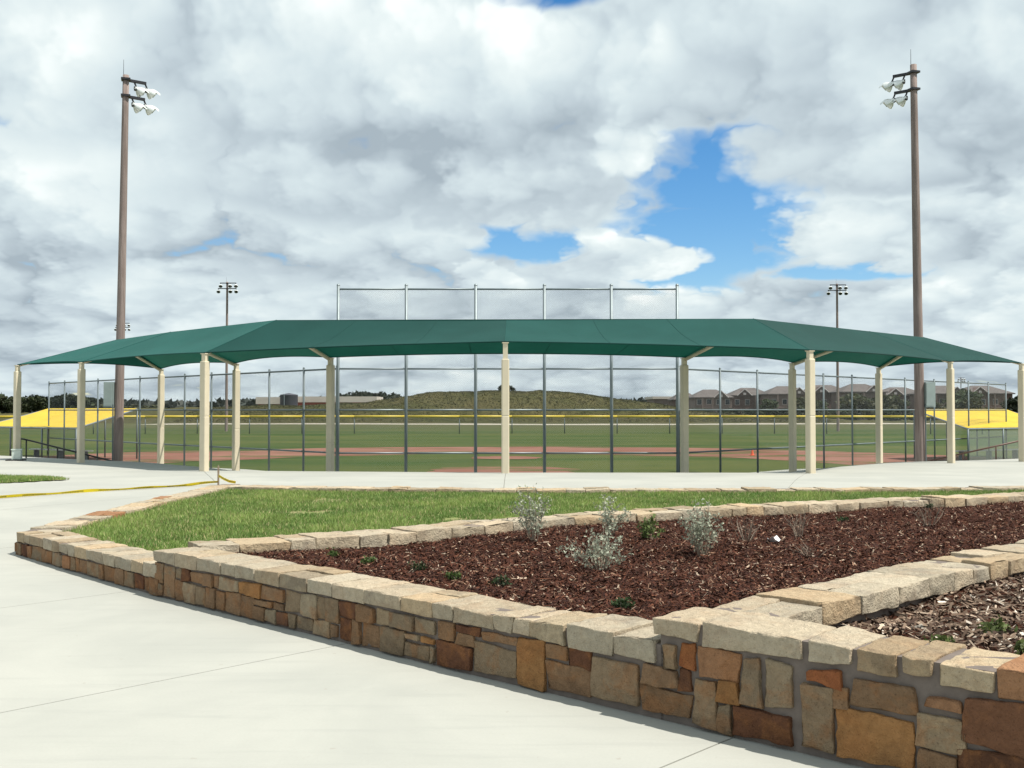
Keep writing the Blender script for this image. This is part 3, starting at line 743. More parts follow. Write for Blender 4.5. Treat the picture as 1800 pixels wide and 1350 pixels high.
soil('planting_bed', bed2, zsoil('bed2'), .14, 'mulch_soil', 'soil of the small bed at the near right', 'soil')
soil('lawn', lawn, zsoil('lawn'), .16, 'lawn_soil', 'wedge of green lawn between the stone walls', 'lawn')
LG = [(-8.9, 21.2), (-9.6, 20.2), (-11.5, 18.7), (-16, 16.5), (-16, 24), (-11.5, 22.9), (-9.8, 22.2)]
soil('lawn', LG, lambda x, y: zplaza(x, y)+.02, .16, 'lawn_soil', 'tip of a second lawn at the far left', 'lawn')
def sample(poly, n, near=0.):
    x0, x1 = min(p[0] for p in poly), max(p[0] for p in poly); y0, y1 = min(p[1] for p in poly), max(p[1] for p in poly)
    X_, Y_ = rs.uniform(x0, x1, n), rs.uniform(y0, y1, n)
    k = inpoly(X_, Y_, poly) & (np.abs(X_) < .60*Y_+1.2)
    if near: k &= rs.rand(n) < np.clip((near/Y_)**1.6, 0, 1)
    return X_[k], Y_[k]
def vn(x, y, s, z=0.): return np.array([noise.noise((a*s, b_*s, z)) for a, b_ in zip(x, y)])
def grass(name, poly, n, zf, label, bare=True):
    x, y = sample(poly, n); z = np.array([zf(a, b_) for a, b_ in zip(x, y)])
    a = vn(x, y, .9, 4.); b_ = vn(x, y, 3.2, 9.); seam = np.abs(vn(x*.35, y*1.6, 1.0, 22.))
    keep = (a+b_*.5 > -.62) if bare else np.ones(len(x), bool)
    if bare: keep &= ~((seam < .022) & (rs.rand(len(x)) < .85) & (vn(x, y, .5, 31.) > -.05))
    x, y, z, a, b_ = x[keep], y[keep], z[keep], a[keep], b_[keep]; m_ = len(x)
    h = .05*(.55+.8*rs.rand(m_))*(1+.35*a); th = rs.uniform(0, 6.28, m_); wd = .0075
    lean = rs.normal(size=(m_, 2))*.024
    V = np.stack([np.c_[x-np.cos(th)*wd, y-np.sin(th)*wd, z-.008], np.c_[x+np.cos(th)*wd, y+np.sin(th)*wd, z-.008], np.c_[x+lean[:, 0], y+lean[:, 1], z+h]], 1).reshape(-1, 3)
    g1, g2, g3 = np.array((.1242, .2070, .0506)), np.array((.26, .345, .10)), np.array((.4416, .3864, .2024))
    t = np.clip(.45+a*1.1+b_*.7+.3*(rs.rand(m_)-.5), 0, 1)[:, None]; cc = g1*(1-t)+g2*t
    dry = (rs.rand(m_) < .09)[:, None]; cc = np.where(dry, g3, cc)*(.8+.4*rs.rand(m_))[:, None]
    return tag(from_np(name, V, np.arange(3*m_).reshape(-1, 3), 'leaf', np.repeat(cc, 3, 0)), label, 'grass', kind='stuff')
grass('grass', lawn, 620000, zsoil('lawn'), 'short bright green turf growing between the stone walls')
grass('grass', LG, 90000, lambda x, y: zplaza(x, y)+.02, 'short green turf at the far left of the plaza', False)
def chips(name, poly, n, zf, pal, label, size, near):
    x, y = sample(poly, n, near); m_ = len(x); z = np.array([zf(a, b_) for a, b_ in zip(x, y)])+rs.rand(m_)*.022
    th = rs.uniform(0, 6.28, m_); L = size*(.35+1.1*rs.rand(m_)**2); W = size*(.10+.22*rs.rand(m_)); tl = rs.normal(size=m_)*.38; ro = rs.normal(size=m_)*.5
    ax_ = np.c_[np.cos(th)*np.cos(tl), np.sin(th)*np.cos(tl), np.sin(tl)]; bx_ = np.c_[-np.sin(th)*np.cos(ro), np.cos(th)*np.cos(ro), np.sin(ro)]
    cn = np.c_[x, y, z]; A = ax_*L[:, None]*.5; B = bx_*W[:, None]*.5; nn = np.cross(ax_, bx_)*(W*.22)[:, None]
    V = np.stack([cn-A-B*.6, cn+A*.9-B, cn+A+B*.5, cn-A*.85+B, cn-A*.1+nn+B*.1], 1).reshape(-1, 3)
    k = np.arange(m_)*5; F = np.concatenate([np.c_[k, k+1, k+4], np.c_[k+1, k+2, k+4], np.c_[k+2, k+3, k+4], np.c_[k+3, k, k+4]])
    P_ = np.array([p[:3] for p in pal]); w_ = np.array([p[3] for p in pal]); cc = P_[rs.choice(len(pal), m_, p=w_/w_.sum())]*(.6+.75*rs.rand(m_))[:, None]
    return tag(from_np(name, V, F, 'chips', np.repeat(cc, 5, 0)), label, 'mulch', kind='stuff')
chips('mulch', bed1, 400000, zsoil('bed1'), [(.064, .021, .0115, 5), (.031, .0105, .0065, 4.6), (.095, .036, .019, 2.2), (.22, .13, .085, .9), (.40, .31, .23, .35)], 'dark reddish brown shredded wood mulch around the silvery shrubs', .058, 9.)
chips('mulch', bed2, 70000, zsoil('bed2'), [(.10, .065, .045, 4), (.055, .033, .024, 3), (.20, .14, .10, 3), (.36, .28, .21, 1.6), (.50, .44, .37, .5)], 'coarse grey brown wood chips in the small near right bed', .085, 7.)

# ------------------------------------------------------------------ planting
def shrub(name, x, y, z, h, wd, stems, leaves, lsz, col, label, group, bare=False, up=.75):
    e = tag(empty(name, (x, y, z)), label, 'shrub' if not bare else 'dry plant', group); t = MB(); t.tube((x, y, z-.05), (x, y, z+.02), .035 if stems > 5 else .02, .03, 6); cen = []
    for k in range(stems):
        a = rng.uniform(0, 6.28); r = rng.uniform(.15, 1)*wd*.5; hh = h*rng.uniform(.5, 1.05)*(1-.35*(r/(wd*.5))**2)
        p = Vector((x+.03*math.cos(a), y+.03*math.sin(a), z-.02)); tip = Vector((x+r*math.cos(a), y+r*math.sin(a), z+hh)); mid = p.lerp(tip, .5)+Vector((rng.uniform(-1, 1)*.03, rng.uniform(-1, 1)*.03, .02))
        t.tube(p, mid, .0042, .003, 4, False); t.tube(mid, tip, .003, .0012, 4, False)
        for q in range(rng.randint(1, 3)):
            u = rng.uniform(.3, .8); b0 = p.lerp(mid, u*2) if u < .5 else mid.lerp(tip, u*2-1); b1 = b0+Vector((rng.uniform(-1, 1), rng.uniform(-1, 1), rng.uniform(.2, 1.2))).normalized()*h*rng.uniform(.15, .32); t.tube(b0, b1, .002, .001, 3, False)
            for j in range(int(leaves*.3)): cen.append(b0.lerp(b1, rng.uniform(.2, 1.05))+Vector((rng.gauss(0, .012), rng.gauss(0, .012), rng.gauss(0, .01))))
        for j in range(leaves):
            u = rng.uniform(.22, 1.04); b0 = p.lerp(mid, u*2) if u < .5 else mid.lerp(tip, u*2-1); cen.append(b0+Vector((rng.gauss(0, .017), rng.gauss(0, .017), rng.gauss(0, .012))))
    t.build('stem', 'twig', e)
    if leaves:
        cen = np.array([tuple(c) for c in cen]); n = len(cen); V, F = quads(cen, lsz*np.ones(n), 1.7); k = (.65+.6*rs.rand(n))[:, None]
        from_np('foliage', V, F, 'leaf', np.repeat(np.array(col)[None]*k, 4, 0), e)
    return e
SV = (.38, .405, .31)
zb = zsoil('bed1')
shrub('silver_shrub', .23, 10.75, zb(.23, 10.75), .60, .54, 18, 26, .019, SV, 'upright silvery grey shrub, leftmost against the lawn edging', 'silvery shrubs in the mulch bed')
shrub('silver_shrub', 1.02, 11.2, zb(1.02, 11.2), .46, .46, 13, 26, .019, SV, 'loose silvery grey shrub behind the sprawling one', 'silvery shrubs in the mulch bed')
shrub('silver_shrub', .76, 9.0, zb(.76, 9.0), .40, .80, 22, 20, .018, (.36, .385, .295), 'low sprawling silvery shrub nearest the camera', 'silvery shrubs in the mulch bed')
shrub('silver_shrub', 1.78, 9.85, zb(1.78, 9.85), .60, .60, 20, 25, .019, (.35, .375, .285), 'broad silvery grey shrub, rightmost in the mulch bed', 'silvery shrubs in the mulch bed')
shrub('green_weed', 1.43, 10.9, zb(1.4, 10.9), .26, .3, 10, 18, .026, (.10, .14, .04), 'light green leafy plant between two silvery shrubs', 'small green plants')
for i, (x, y, lab) in enumerate([(-1.67, 9.75, 'tiny dark plant at the narrow left tip of the mulch bed'), (-1.28, 9.35, 'tiny green plant, second from the left tip of the bed'), (-.80, 8.9, 'small round dark green plant by the mid wall coping'), (-.46, 8.35, 'small green plant between the round one and the wall'), (-.09, 8.15, 'small dark plant above the middle of the mid wall'), (.74, 7.2, 'dark green plant closest to the tall stone corner'), (5.6, 14.2, 'dark green plant at the far right end of the bed'), (4.1, 13.1, 'small plant by the edging at the right')]):
    shrub('bedding_plant', x, y, zb(x, y)-.01, rng.uniform(.07, .12), rng.uniform(.09, .15), rng.randint(6, 10), 16, .018, (.035, .06, .022) if i not in (0, 1, 3) else (.07, .11, .03), lab, 'little plants set along the bed')
for x, y, h, wd, lab in [(2.35, 10.6, .34, .5, 'bare thorny twigs right of the broad silvery shrub'), (3.05, 11.2, .40, .45, 'taller bare twigs near the white litter'), (4.9, 12.4, .42, .5, 'dry bare plant towards the right end of the bed'), (2.75, 9.7, .16, .5, 'low tangle of grey twigs in the middle of the bed')]:
    shrub('dry_twigs', x, y, zb(x, y), h, wd, 14, 0, .01, (1, 1, 1), lab, 'bare twigs in the bed', True)
z2 = zsoil('bed2')
for x, y, lab in [(2.25, 5.55, 'green weed sprouting in the coarse chips by the tall wall'), (2.75, 6.0, 'low weed in the middle of the coarse chips'), (2.62, 5.35, 'weed at the right edge of the coarse chip bed')]:
    shrub('green_weed', x, y, z2(x, y), .07, .22, 12, 10, .022, (.10, .13, .04), lab, 'weeds among the coarse chips')
b = MB(); p = Vector((2.62, 10.55, zb(2.62, 10.55)+.03)); M_ = 5
for j in range(M_):
    for i in range(M_): b.v.append((p.x+(i-2)*.032, p.y+(j-2)*.028, p.z+.03*math.sin(i*1.7+j)+.02*math.cos(j*2.1)))
for j in range(M_-1):
    for i in range(M_-1): b.f.append((j*M_+i, j*M_+i+1, (j+1)*M_+i+1, (j+1)*M_+i))
tag(b.build('paper_scrap', 'white_plastic', smooth=True), 'crumpled white scrap of litter lying on the mulch', 'litter')
b = MB(); b.box((1.23, 6.65, zb(1.23, 6.65)+.035), (.035, .006, .07), .3).tube((1.23, 6.655, zb(1.23, 6.65)-.03), (1.23, 6.655, zb(1.23, 6.65)+.02), .003); tag(b.build('plant_tag', 'white_plastic'), 'small white plant tag stuck in the mulch near the corner', 'plant tag')

# ------------------------------------------------------------------ shade canopy
can = tag(empty('shade_canopy', (-.15, 27.3, .1)), 'long green fabric shade canopy on cream posts bending round the backstop', 'canopy')
def panel(name, A, B, D, E_, shade, k=.10, sag=.10, nu=20, nv=10, seams=()):
    """A-B hem, E_-D ridge side (E_ above A, D above B)"""
    A, B, D, E_ = map(Vector, (A, B, D, E_)); b = MB(); uv = []
    for j in range(nv+1):
        for i in range(nu+1):
            u, v = i/nu, j/nv; ve = v+(1-v)*k*4*u*(1-u)
            p = A.lerp(B, u).lerp(E_.lerp(D, u), ve); p.z -= sag*math.sin(math.pi*v)*math.sin(math.pi*u)-.03*math.sin(math.pi*v)*math.sin(math.pi*u)*noise.noise(p*1.3); b.v.append(tuple(p)); uv.append((u*(A-B).length, v*3))
    for j in range(nv):
        for i in range(nu): q = j*(nu+1)+i; b.f.append((q, q+1, q+nu+2, q+nu+1))
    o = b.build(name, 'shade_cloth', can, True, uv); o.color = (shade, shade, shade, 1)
    h = MB()
    for i in range(nu): h.tube(b.v[i], b.v[i+1], .016, None, 5, False)
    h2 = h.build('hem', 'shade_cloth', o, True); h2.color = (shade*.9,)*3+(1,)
    for u in seams:                                       # stitched seams from hem to ridge
        i = round(u*nu); q = MB()
        for j in range(nv): q.tube(b.v[j*(nu+1)+i], b.v[(j+1)*(nu+1)+i], .007, None, 5, False)
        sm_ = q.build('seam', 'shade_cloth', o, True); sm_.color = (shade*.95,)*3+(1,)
    q = MB()
    for j in range(nv): q.tube(b.v[j*(nu+1)], b.v[(j+1)*(nu+1)], .009, None, 5, False)
    sm_ = q.build('seam', 'shade_cloth', o, True); sm_.color = (1.5, 1.5, 1.5, 1)
    return o
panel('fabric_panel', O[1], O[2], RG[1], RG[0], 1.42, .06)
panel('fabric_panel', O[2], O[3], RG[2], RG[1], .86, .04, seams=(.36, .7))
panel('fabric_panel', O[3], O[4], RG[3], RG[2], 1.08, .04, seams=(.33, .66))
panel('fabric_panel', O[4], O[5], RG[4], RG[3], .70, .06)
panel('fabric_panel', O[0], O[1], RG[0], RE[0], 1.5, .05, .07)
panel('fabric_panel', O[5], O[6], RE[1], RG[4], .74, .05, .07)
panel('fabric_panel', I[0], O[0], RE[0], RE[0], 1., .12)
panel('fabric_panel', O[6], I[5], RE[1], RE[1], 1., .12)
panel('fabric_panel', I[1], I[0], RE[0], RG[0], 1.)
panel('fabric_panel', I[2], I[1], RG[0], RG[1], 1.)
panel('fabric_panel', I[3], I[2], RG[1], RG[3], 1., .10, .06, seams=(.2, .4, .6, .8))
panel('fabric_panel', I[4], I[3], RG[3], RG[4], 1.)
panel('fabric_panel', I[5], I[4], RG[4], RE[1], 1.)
def tdist(x, y):                                        # distance beyond the crest
    best = None
    for a, b_ in zip(CR0, CR0[1:]):
        d = Vector((b_[0]-a[0], b_[1]-a[1])); L = d.length; d /= L; r = Vector((x-a[0], y-a[1])); s = r.dot(d)
        if -.5 <= s <= L+.5:
            t = -d.y*r.x+d.x*r.y
            if best is None or abs(t) < abs(best): best = t
    return best or 0.
def cpost(p, rz):
    x, y, ze = p; t = tdist(x, y); z0 = zterr(x, y, t) if t > 0 else zplaza(x, y)
    b = MB(); wd = .185; r = .03
    prof = []
    for cx_, cy_, a0 in ((wd/2-r, wd/2-r, 0), (-wd/2+r, wd/2-r, 90), (-wd/2+r, -wd/2+r, 180), (wd/2-r, -wd/2+r, 270)):
        for k in range(4): a = R(a0+30*k); prof.append((cx_+r*math.cos(a), cy_+r*math.sin(a)))
    co, si = math.cos(rz), math.sin(rz); N = len(prof); levels = [z0, z0+.02, z0+1.35, z0+1.36, z0+1.38, z0+1.39, 2.86, 2.88]; ins = [1, 1, 1, .95, .95, 1, 1, .9]
    for z, s in zip(levels, ins):
        for px, py in prof: b.v.append((x+(px*co-py*si)*s, y+(px*si+py*co)*s, z))
    for j in range(len(levels)-1):
        for k in range(N): b.f.append((j*N+k, j*N+(k+1) % N, (j+1)*N+(k+1) % N, (j+1)*N+k))
    b.f.append(tuple((len(levels)-1)*N+k for k in range(N)))
    o = b.build('post_pad', 'cream_pad', can, False)
    s = MB(); s.box((x, y, (z0+ze)/2-.01), (.115, .115, ze-z0-.02), rz).box((x, y, ze-.03), (.16, .16, .02), rz); s.build('post', 'cream_paint', can)
rzO = [R(-40), R(-44), R(-25), R(2), R(25), R(45), R(40)]
for p, a in zip(O, rzO): cpost(p, a)
for p, a in zip(I, [R(-45), R(-45), R(-22), R(22), R(45), R(45)]): cpost(p, a)
def raft(a, b_, r=.05, dz=.08):
    m_ = MB(); m_.tube((a[0], a[1], a[2]-dz), (b_[0], b_[1], b_[2]-dz*2), r, None, 8); m_.build('rafter', 'cream_paint', can, True)
for a, b_ in ((O[1], RG[0]), (O[2], RG[1]), (O[3], RG[2]), (O[4], RG[3]), (O[5], RG[4]), (O[0], RE[0]), (O[6], RE[1]), (I[0], RE[0]), (I[1], RG[0]), (I[2], RG[1]), (I[3], RG[3]), (I[4], RG[4]), (I[5], RE[1])): raft(a, b_, .05 if a in I else .034, .08 if a in I else .045)
for a, b_ in zip([RE[0]]+RG, RG+[RE[1]]):
    m_ = MB(); m_.tube((a[0], a[1], a[2]-.14), (b_[0], b_[1], b_[2]-.14), .05, None, 8); m_.build('ridge_beam', 'cream_paint', can, True)

# ------------------------------------------------------------------ chain-link fences
def pane(parent, a, b_, z0, z1, m='chain_link', name='mesh_panel'):
    L = hyp(a, b_); t = MB(); t.v = [(a[0], a[1], z0), (b_[0], b_[1], z0), (b_[0], b_[1], z1), (a[0], a[1], z1)]; t.f = [(0, 1, 2, 3)]
    return t.build(name, m, parent, uv=[(0, z0), (L, z0), (L, z1), (0, z1)])
def fence(pts, z0, ztop, rails, rp, label, name='chain_link_fence', cap=.06, pm='galvanised_dark', rr=.026, mesh='chain_link', z0f=None):
    e = tag(empty(name, (pts[0][0], pts[0][1], z0)), label, 'fence')
    for p in pts:
        b = MB(); b.tube((p[0], p[1], z0-.1), (p[0], p[1], ztop+cap), rp, None, 8); b.lathe((p[0], p[1], ztop+cap), (0, 0, 1), [(0, rp*1.15), (rp*.8, rp*.9), (rp*1.3, .002)], 8); b.build('fence_post', pm, e, True)
    for a, b_ in zip(pts, pts[1:]):
        for z in rails:
            b = MB(); b.tube((a[0], a[1], z), (b_[0], b_[1], z), rr, None, 6); b.build('rail', pm, e, True)
        if mesh: pane(e, a, b_, z0+.03, ztop, mesh)
    return e
BX = [-4.88, -2.97, -1.02, .91, 2.79, 4.64]
fence([(x, 29.5) for x in BX], -.64, 5.05, [5.05, 3.93, 2.81, 1.655, .45], .045, 'tall straight chain-link backstop rising above the canopy middle', 'backstop_fence', .1, 'galvanised')
D1 = (-.695, .719)
lf = [(-4.88-.03, 29.5)]+[(-4.9-t, 29.5+1.035*t) for t in (1.18, 2.5, 3.75, 5.0, 6.3, 7.6, 8.72)]+[(-13.6-t, 38.5+1.1*t) for t in (2.73, 5.2, 6.47)]
fence(lf, -.64, 2.81, [2.81, 1.655, .45], .032, 'lower chain-link fence running back along the left of the field')
rf = [(4.64+.03, 29.5)]+[(4.64+t, 29.5+1.035*t) for t in (1.5, 2.95, 4.4, 5.9, 7.35, 8.85, 10.4, 12.3, 14.8, 16.4, 17.9)]
fence(rf, -.64, 2.81, [2.81, 1.655, .45], .032, 'lower chain-link fence running back along the right of the field')
# outfield fence with yellow cap
of = tag(empty('outfield_fence', (0, 103, -.66)), 'low outfield fence with a bright yellow top guard', 'fence'); pts = []
for k in range(31):
    a = R(-48+96*k/30); pts.append((150*math.sin(a)*.62, 28+76*math.cos(a*.62)))
for a, b_ in zip(pts, pts[1:]):
    m_ = MB(); m_.tube((a[0], a[1], 1.03), (b_[0], b_[1], 1.03), .105, None, 8); m_.build('yellow_guard', 'yellow_cap', of, True); pane(of, a, b_, -.66, 1.0)
for p in pts: MB().tube((p[0], p[1], -.7), (p[0], p[1], 1.0), .05, None, 6).build('fence_post', 'galvanised_dark', of, True)
# far left fence strip beside the end post
fence([(-24.5, 36.5), (-21.2, 36.4), (-18.2, 36.2)], .0, 1.2, [1.2], .03, 'short chain-link fence left of the leftmost canopy post', mesh='windscreen')

# ------------------------------------------------------------------ dugouts
def dugout(B_, Cc, D_, A_, label, screen):
    e = tag(empty('dugout', ((B_[0]+D_[0])/2, (B_[1]+D_[1])/2, -.66)), label, 'dugout')
    A_, B_, Cc, D_ = map(Vector, (A_, B_, Cc, D_)); b = MB(); n = 14; m_ = 8; uv = []
    for j in range(m_+1):
        for i in range(n+1):
            u, v = i/n, j/m_; p = B_.lerp(A_, u).lerp(Cc.lerp(D_, u), v); p.z -= .05*math.sin(math.pi*v)*(1+.5*math.sin(u*math.pi*4)); b.v.append(tuple(p)); uv.append((u, v))
    for j in range(m_):
        for i in range(n): q = j*(n+1)+i; b.f.append((q, q+1, q+n+2, q+n+1))
    r = b.build('fabric_roof', 'yellow_cloth', e, True, uv)
    fr_ = MB()
    for p, q in ((A_, B_), (B_, Cc), (Cc, D_), (D_, A_)): fr_.tube(p-Vector((0, 0, .05)), q-Vector((0, 0, .05)), .035)
    fr_.build('roof_frame', 'galvanised', e)
    for p, q in ((B_, A_), (Cc, D_)):
        for u in (0, .34, .67, 1):
            s = p.lerp(q, u); MB().tube((s.x, s.y, -.7), (s.x, s.y, s.z-.05), .04, None, 8).build('post', 'galvanised_dark', e, True)
    pane(e, (B_.x, B_.y), (A_.x, A_.y), -.6, B_.z-.1, screen, 'mesh_screen')
    c = (B_+A_+Cc+D_)/4; d = (A_-B_).normalized(); bb = MB(); ang = math.atan2(d.y, d.x)
    bb.box((c.x, c.y, -.2), (4.6, .3, .05), ang); bb.build('bench', 'bench_metal', e)
    for s in (-1.9, 0, 1.9): MB().box((c.x+d.x*s, c.y+d.y*s, -.44), (.06, .26, .44), ang).build('bench_leg', 'galvanised_dark', e)
dugout((-18.2, 44., .93), (-17.8, 50, 1.74), (-23.8, 54, 1.74), (-24.2, 48, .93), 'dugout with yellow sloping fabric roof at the left behind the canopy posts', 'chain_link')
dugout((19.05, 44., .91), (19.1, 50, 1.70), (25.0, 53.3, 1.70), (24.9, 47.3, .91), 'dugout with yellow sloping fabric roof at the right edge', 'windscreen')

# ------------------------------------------------------------------ light poles
def flood(parent, p, aim, s=1.):
    p = Vector(p); aim = Vector(aim).normalized(); e = bpy.data.objects.new('floodlight', None)
    b = MB(); b.lathe(p, aim, [(-.17*s, .02*s), (-.16*s, .09*s), (-.02*s, .12*s), (.0, .14*s), (.12*s, .235*s), (.24*s, .29*s), (.26*s, .295*s), (.25*s, .28*s), (.1*s, .2*s)], 14)
    bpy.data.objects.remove(e); o = b.build('floodlight', 'lamp_silver', parent, True)
    up = Vector((0, 0, 1)); side_ = aim.cross(up).normalized(); hood = MB(); nn = 10; upv = side_.cross(aim).normalized()
    for j, h in enumerate((.24*s, .52*s)):
        for k in range(nn+1):
            a = R(-75+150*k/nn); r = .292*s; hood.v.append(tuple(p+aim*h+upv*(r*math.cos(a))+side_*(r*math.sin(a))))
    for k in range(nn): hood.f.append((k, k+1, nn+2+k, nn+1+k))
    hood.build('visor', 'lamp_silver', o, True)
    g_ = MB(); g_.lathe(p, aim, [(.21*s, .27*s), (.225*s, .001)], 14); g_.build('lens', 'window_glass', o, True)
    k_ = MB(); k_.box(tuple(p-aim*.1*s+Vector((0, 0, -.02))), (.14*s, .14*s, .2*s)); k_.build('ballast', 'lamp_dark', o)
def light_pole(x, y, z0, ztop, rb, rt, arms, aim, label, lean=(0, 0), m='pole_wood', box=None, s=1., name='light_pole', rod=True, group=None):
    e = tag(empty(name, (x, y, z0)), label, 'light pole', group); b = MB(); N = 16; lv = 12
    for j in range(lv+1):
        t = j/lv; r = rb*(1-t)+rt*t
        for k in range(N): a = 2*math.pi*k/N; b.v.append((x+lean[0]*t+r*math.cos(a), y+lean[1]*t+r*math.sin(a), z0-.3+(ztop-z0+.3)*t))
    for j in range(lv):
        for k in range(N): b.f.append((j*N+k, j*N+(k+1) % N, (j+1)*N+(k+1) % N, (j+1)*N+k))
    b.f.append(tuple(lv*N+k for k in range(N))); b.build('pole', m, e, True)
    tx, ty = x+lean[0], y+lean[1]
    for (zz, dx, dy, lst) in arms:
        a = MB(); dd = Vector((dx, dy, 0)).normalized(); lo = min([0.]+lst)-.06; hi = max([0.]+lst)+.04
        fo = Vector((aim[0], aim[1], 0)).normalized()*(rt+.05)
        p0 = Vector((tx, ty, zz))+fo+dd*lo; p1 = Vector((tx, ty, zz))+fo+dd*hi; mid = (p0+p1)/2
        a.box(tuple(mid), ((p1-p0).length, .09, .09), math.atan2(dd.y, dd.x)); a.box((tx, ty, zz), (rt*2+.10, rt*2+.10, .07), .3); a.build('crossarm', 'lamp_dark', e)
        for q in lst:
            c = Vector((tx, ty, zz))+fo+dd*q
            MB().tube(c, c+Vector((aim[0]*.12, aim[1]*.12, -.3*s)), .03).build('bracket', 'lamp_dark', e)
            flood(e, c+Vector((aim[0]*.15, aim[1]*.15, -.36*s)), aim, s)
    if rod: MB().tube((tx-rt*.8, ty, ztop-.3), (tx-rt*.8, ty, ztop+.55), .012, .006, 6).build('lightning_rod', 'lamp_dark', e)
    if box:
        bx_, bz0, bz1, bw = box
        o = MB().box((x+bx_, y-.05, (bz0+bz1)/2), (bw, .3, bz1-bz0), .1).build('electrical_box', 'grey_box', e); MB().box((x+bx_-.01, y-.212, (bz0+bz1)/2), (bw*.8, .02, (bz1-bz0)*.88), .1).build('box_door', 'grey_box', o)
        MB().tube((x+(.12 if bx_ > 0 else -.12), y-.17, z0), (x+(.12 if bx_ > 0 else -.12), y-.17, bz0+.1), .025).build('conduit', 'galvanised_dark', e)
    return e
light_pole(-13.65, 36.5, -.25, 13.35, .165, .105, [(13.2, .8, .6, [.14, .52]), (12.62, .8, .6, [.06, .48])], (.55, .72, -.42), 'tall brown wooden light pole at the left with four floodlights', (.16, 0), box=(-.28, 1.75, 2.62, .34), s=.7)
light_pole(14.15, 36.5, -.27, 13.72, .175, .11, [(13.45, -.8, .6, [.14, .52]), (12.85, -.8, .6, [.06, .48])], (-.55, .72, -.42), 'tall brown wooden light pole at the right with four floodlights', (-.12, 0), box=(.28, 1.75, 2.62, .34), s=.7)
def farpole(x, y, ztop, label, s=.8):
    light_pole(x, y, -.66, ztop, .16, .11, [(ztop-.15, 1, 0, [-.72, .32, .95]), (ztop-.75, 1, 0, [-.95, .35, .98])], (-.2 if x > 0 else .2, -.75, -.45), label, m='pole_wood', s=s)
farpole(-31.2, 115, 15.7, 'distant light pole seen just right of the leftmost large post', .75)
farpole(35.6, 115, 15.5, 'distant light pole seen under the right part of the canopy', .75)
farpole(-55.6, 150, 14.2, 'far light pole almost hidden behind the tall left pole', .7)
farpole(128, 300, 11., 'far floodlights above the brown houses at the right', 1.)

# ------------------------------------------------------------------ handrails, boxes, tape, cone
def handrail(pts, posts, m, label, r=.028):
    e = tag(empty('handrail', pts[0]), label, 'handrail')
    for a, b_ in zip(pts, pts[1:]): MB().tube(a, b_, r, None, 8).build('rail', m, e, True)
    for p in posts: MB().tube((p[0], p[1], p[2]), (p[0], p[1], p[3]), r*.9, None, 8).build('rail_post', m, e, True)
def onray(px, py, y):
    th = math.atan(46/1850); b_ = (675-py)/1850; dy = math.cos(th)-b_*math.sin(th); dz = math.sin(th)+b_*math.cos(th); t = y/dy
    return ((px-900)/1850*t, y, 1.65+dz*t)
def hr(a, b_, n):
    return [tuple(a[k]+(b_[k]-a[k])*i/n for k in range(3)) for i in range(n+1)]
LA, LB = (-15.95, 34.6, .68), (-13.3, 35.6, -.12)
ps = hr(LA, LB, 3)
handrail([(-16.1, 34.5, .0), (-16.1, 34.5, .72), LA, LB], [(p[0], p[1], -.2-.1*i, p[2]) for i, p in enumerate(ps[:3])], 'dark_rail', 'dark handrail sloping down behind the leftmost posts')
RA, RB = (16.9, 34.4, .72), (14.1, 35.5, -.05)
ps = hr(RA, RB, 3)
handrail([(17.0, 34.35, .0), (17.0, 34.35, .74), RA, RB], [(p[0], p[1], -.2-.1*i, p[2]) for i, p in enumerate(ps[:3])], 'brown_rail', 'brown handrail sloping down at the right edge')
e = tag(empty('utility_box', (-15.55, 33.1, .07)), 'small pale green utility box at the foot of the leftmost post', 'utility box')
MB().box((-15.5, 33.0, .26), (.26, .22, .30), .2).build('cabinet', 'pale_box', e); MB().box((-15.5, 33.0, .42), (.30, .26, .03), .2).build('lid', 'pale_box', e); MB().box((-15.52, 32.98, .085), (.52, .4, .06), .2).build('base', 'rubber', e)
tag(MB().box((4.06, 28.2, -.36), (.36, .3, .52)).box((4.06, 28.2, -.09), (.4, .34, .03)).build('electrical_pedestal', 'galvanised_dark'), 'low grey box in front of the backstop near its right end', 'box')
b = MB(); b.lathe((12.2, 53.5, -.645), (0, 0, 1), [(0, .10), (.02, .10), (.03, .085), (.34, .02), (.345, .0)], 12); b.box((12.2, 53.5, -.635), (.24, .24, .02)); tag(b.build('traffic_cone', 'orange_plastic', smooth=False), 'small orange cone standing on the infield dirt', 'cone')
# caution tape from a stake
SX, SY = -5.5, 19.75; zs_ = zplaza(SX, SY)
tag(MB().box((SX, SY, zs_+.13), (.035, .035, .42), .3).tube((SX, SY, zs_+.34), (SX, SY, zs_+.37), .018, .004, 4).build('wooden_stake', 'twig'), 'short wooden stake at the far corner of the lawn', 'stake')
b = MB(); uv = []; N = 60; p0 = Vector((SX, SY-.02, zs_+.06)); p1 = Vector((-9.4, 16.2, zplaza(-9.4, 16.2)+.06)); L = (p1-p0).length
for i in range(N+1):
    u = i/N; p = p0.lerp(p1, u); p.z = max(p.z-.05*math.sin(math.pi*min(1, u*1.15)), zplaza(p.x, p.y)+.012)+.01*math.sin(u*31); tw = 1.15*math.sin(u*2.2+.3)+.15*math.sin(u*17); up = Vector((.25*math.cos(tw), -math.cos(tw)*.9, .4+.6*math.sin(tw)**2)).normalized()*.042
    for sgn, v in ((-1, 0), (1, 1)):
        qv = p+up*sgn; qv.z = max(qv.z, zplaza(qv.x, qv.y)+.006); b.v.append(tuple(qv)); uv.append((u*L, v))
for i in range(N): b.f.append((2*i, 2*i+2, 2*i+3, 2*i+1))
base = len(b.v)
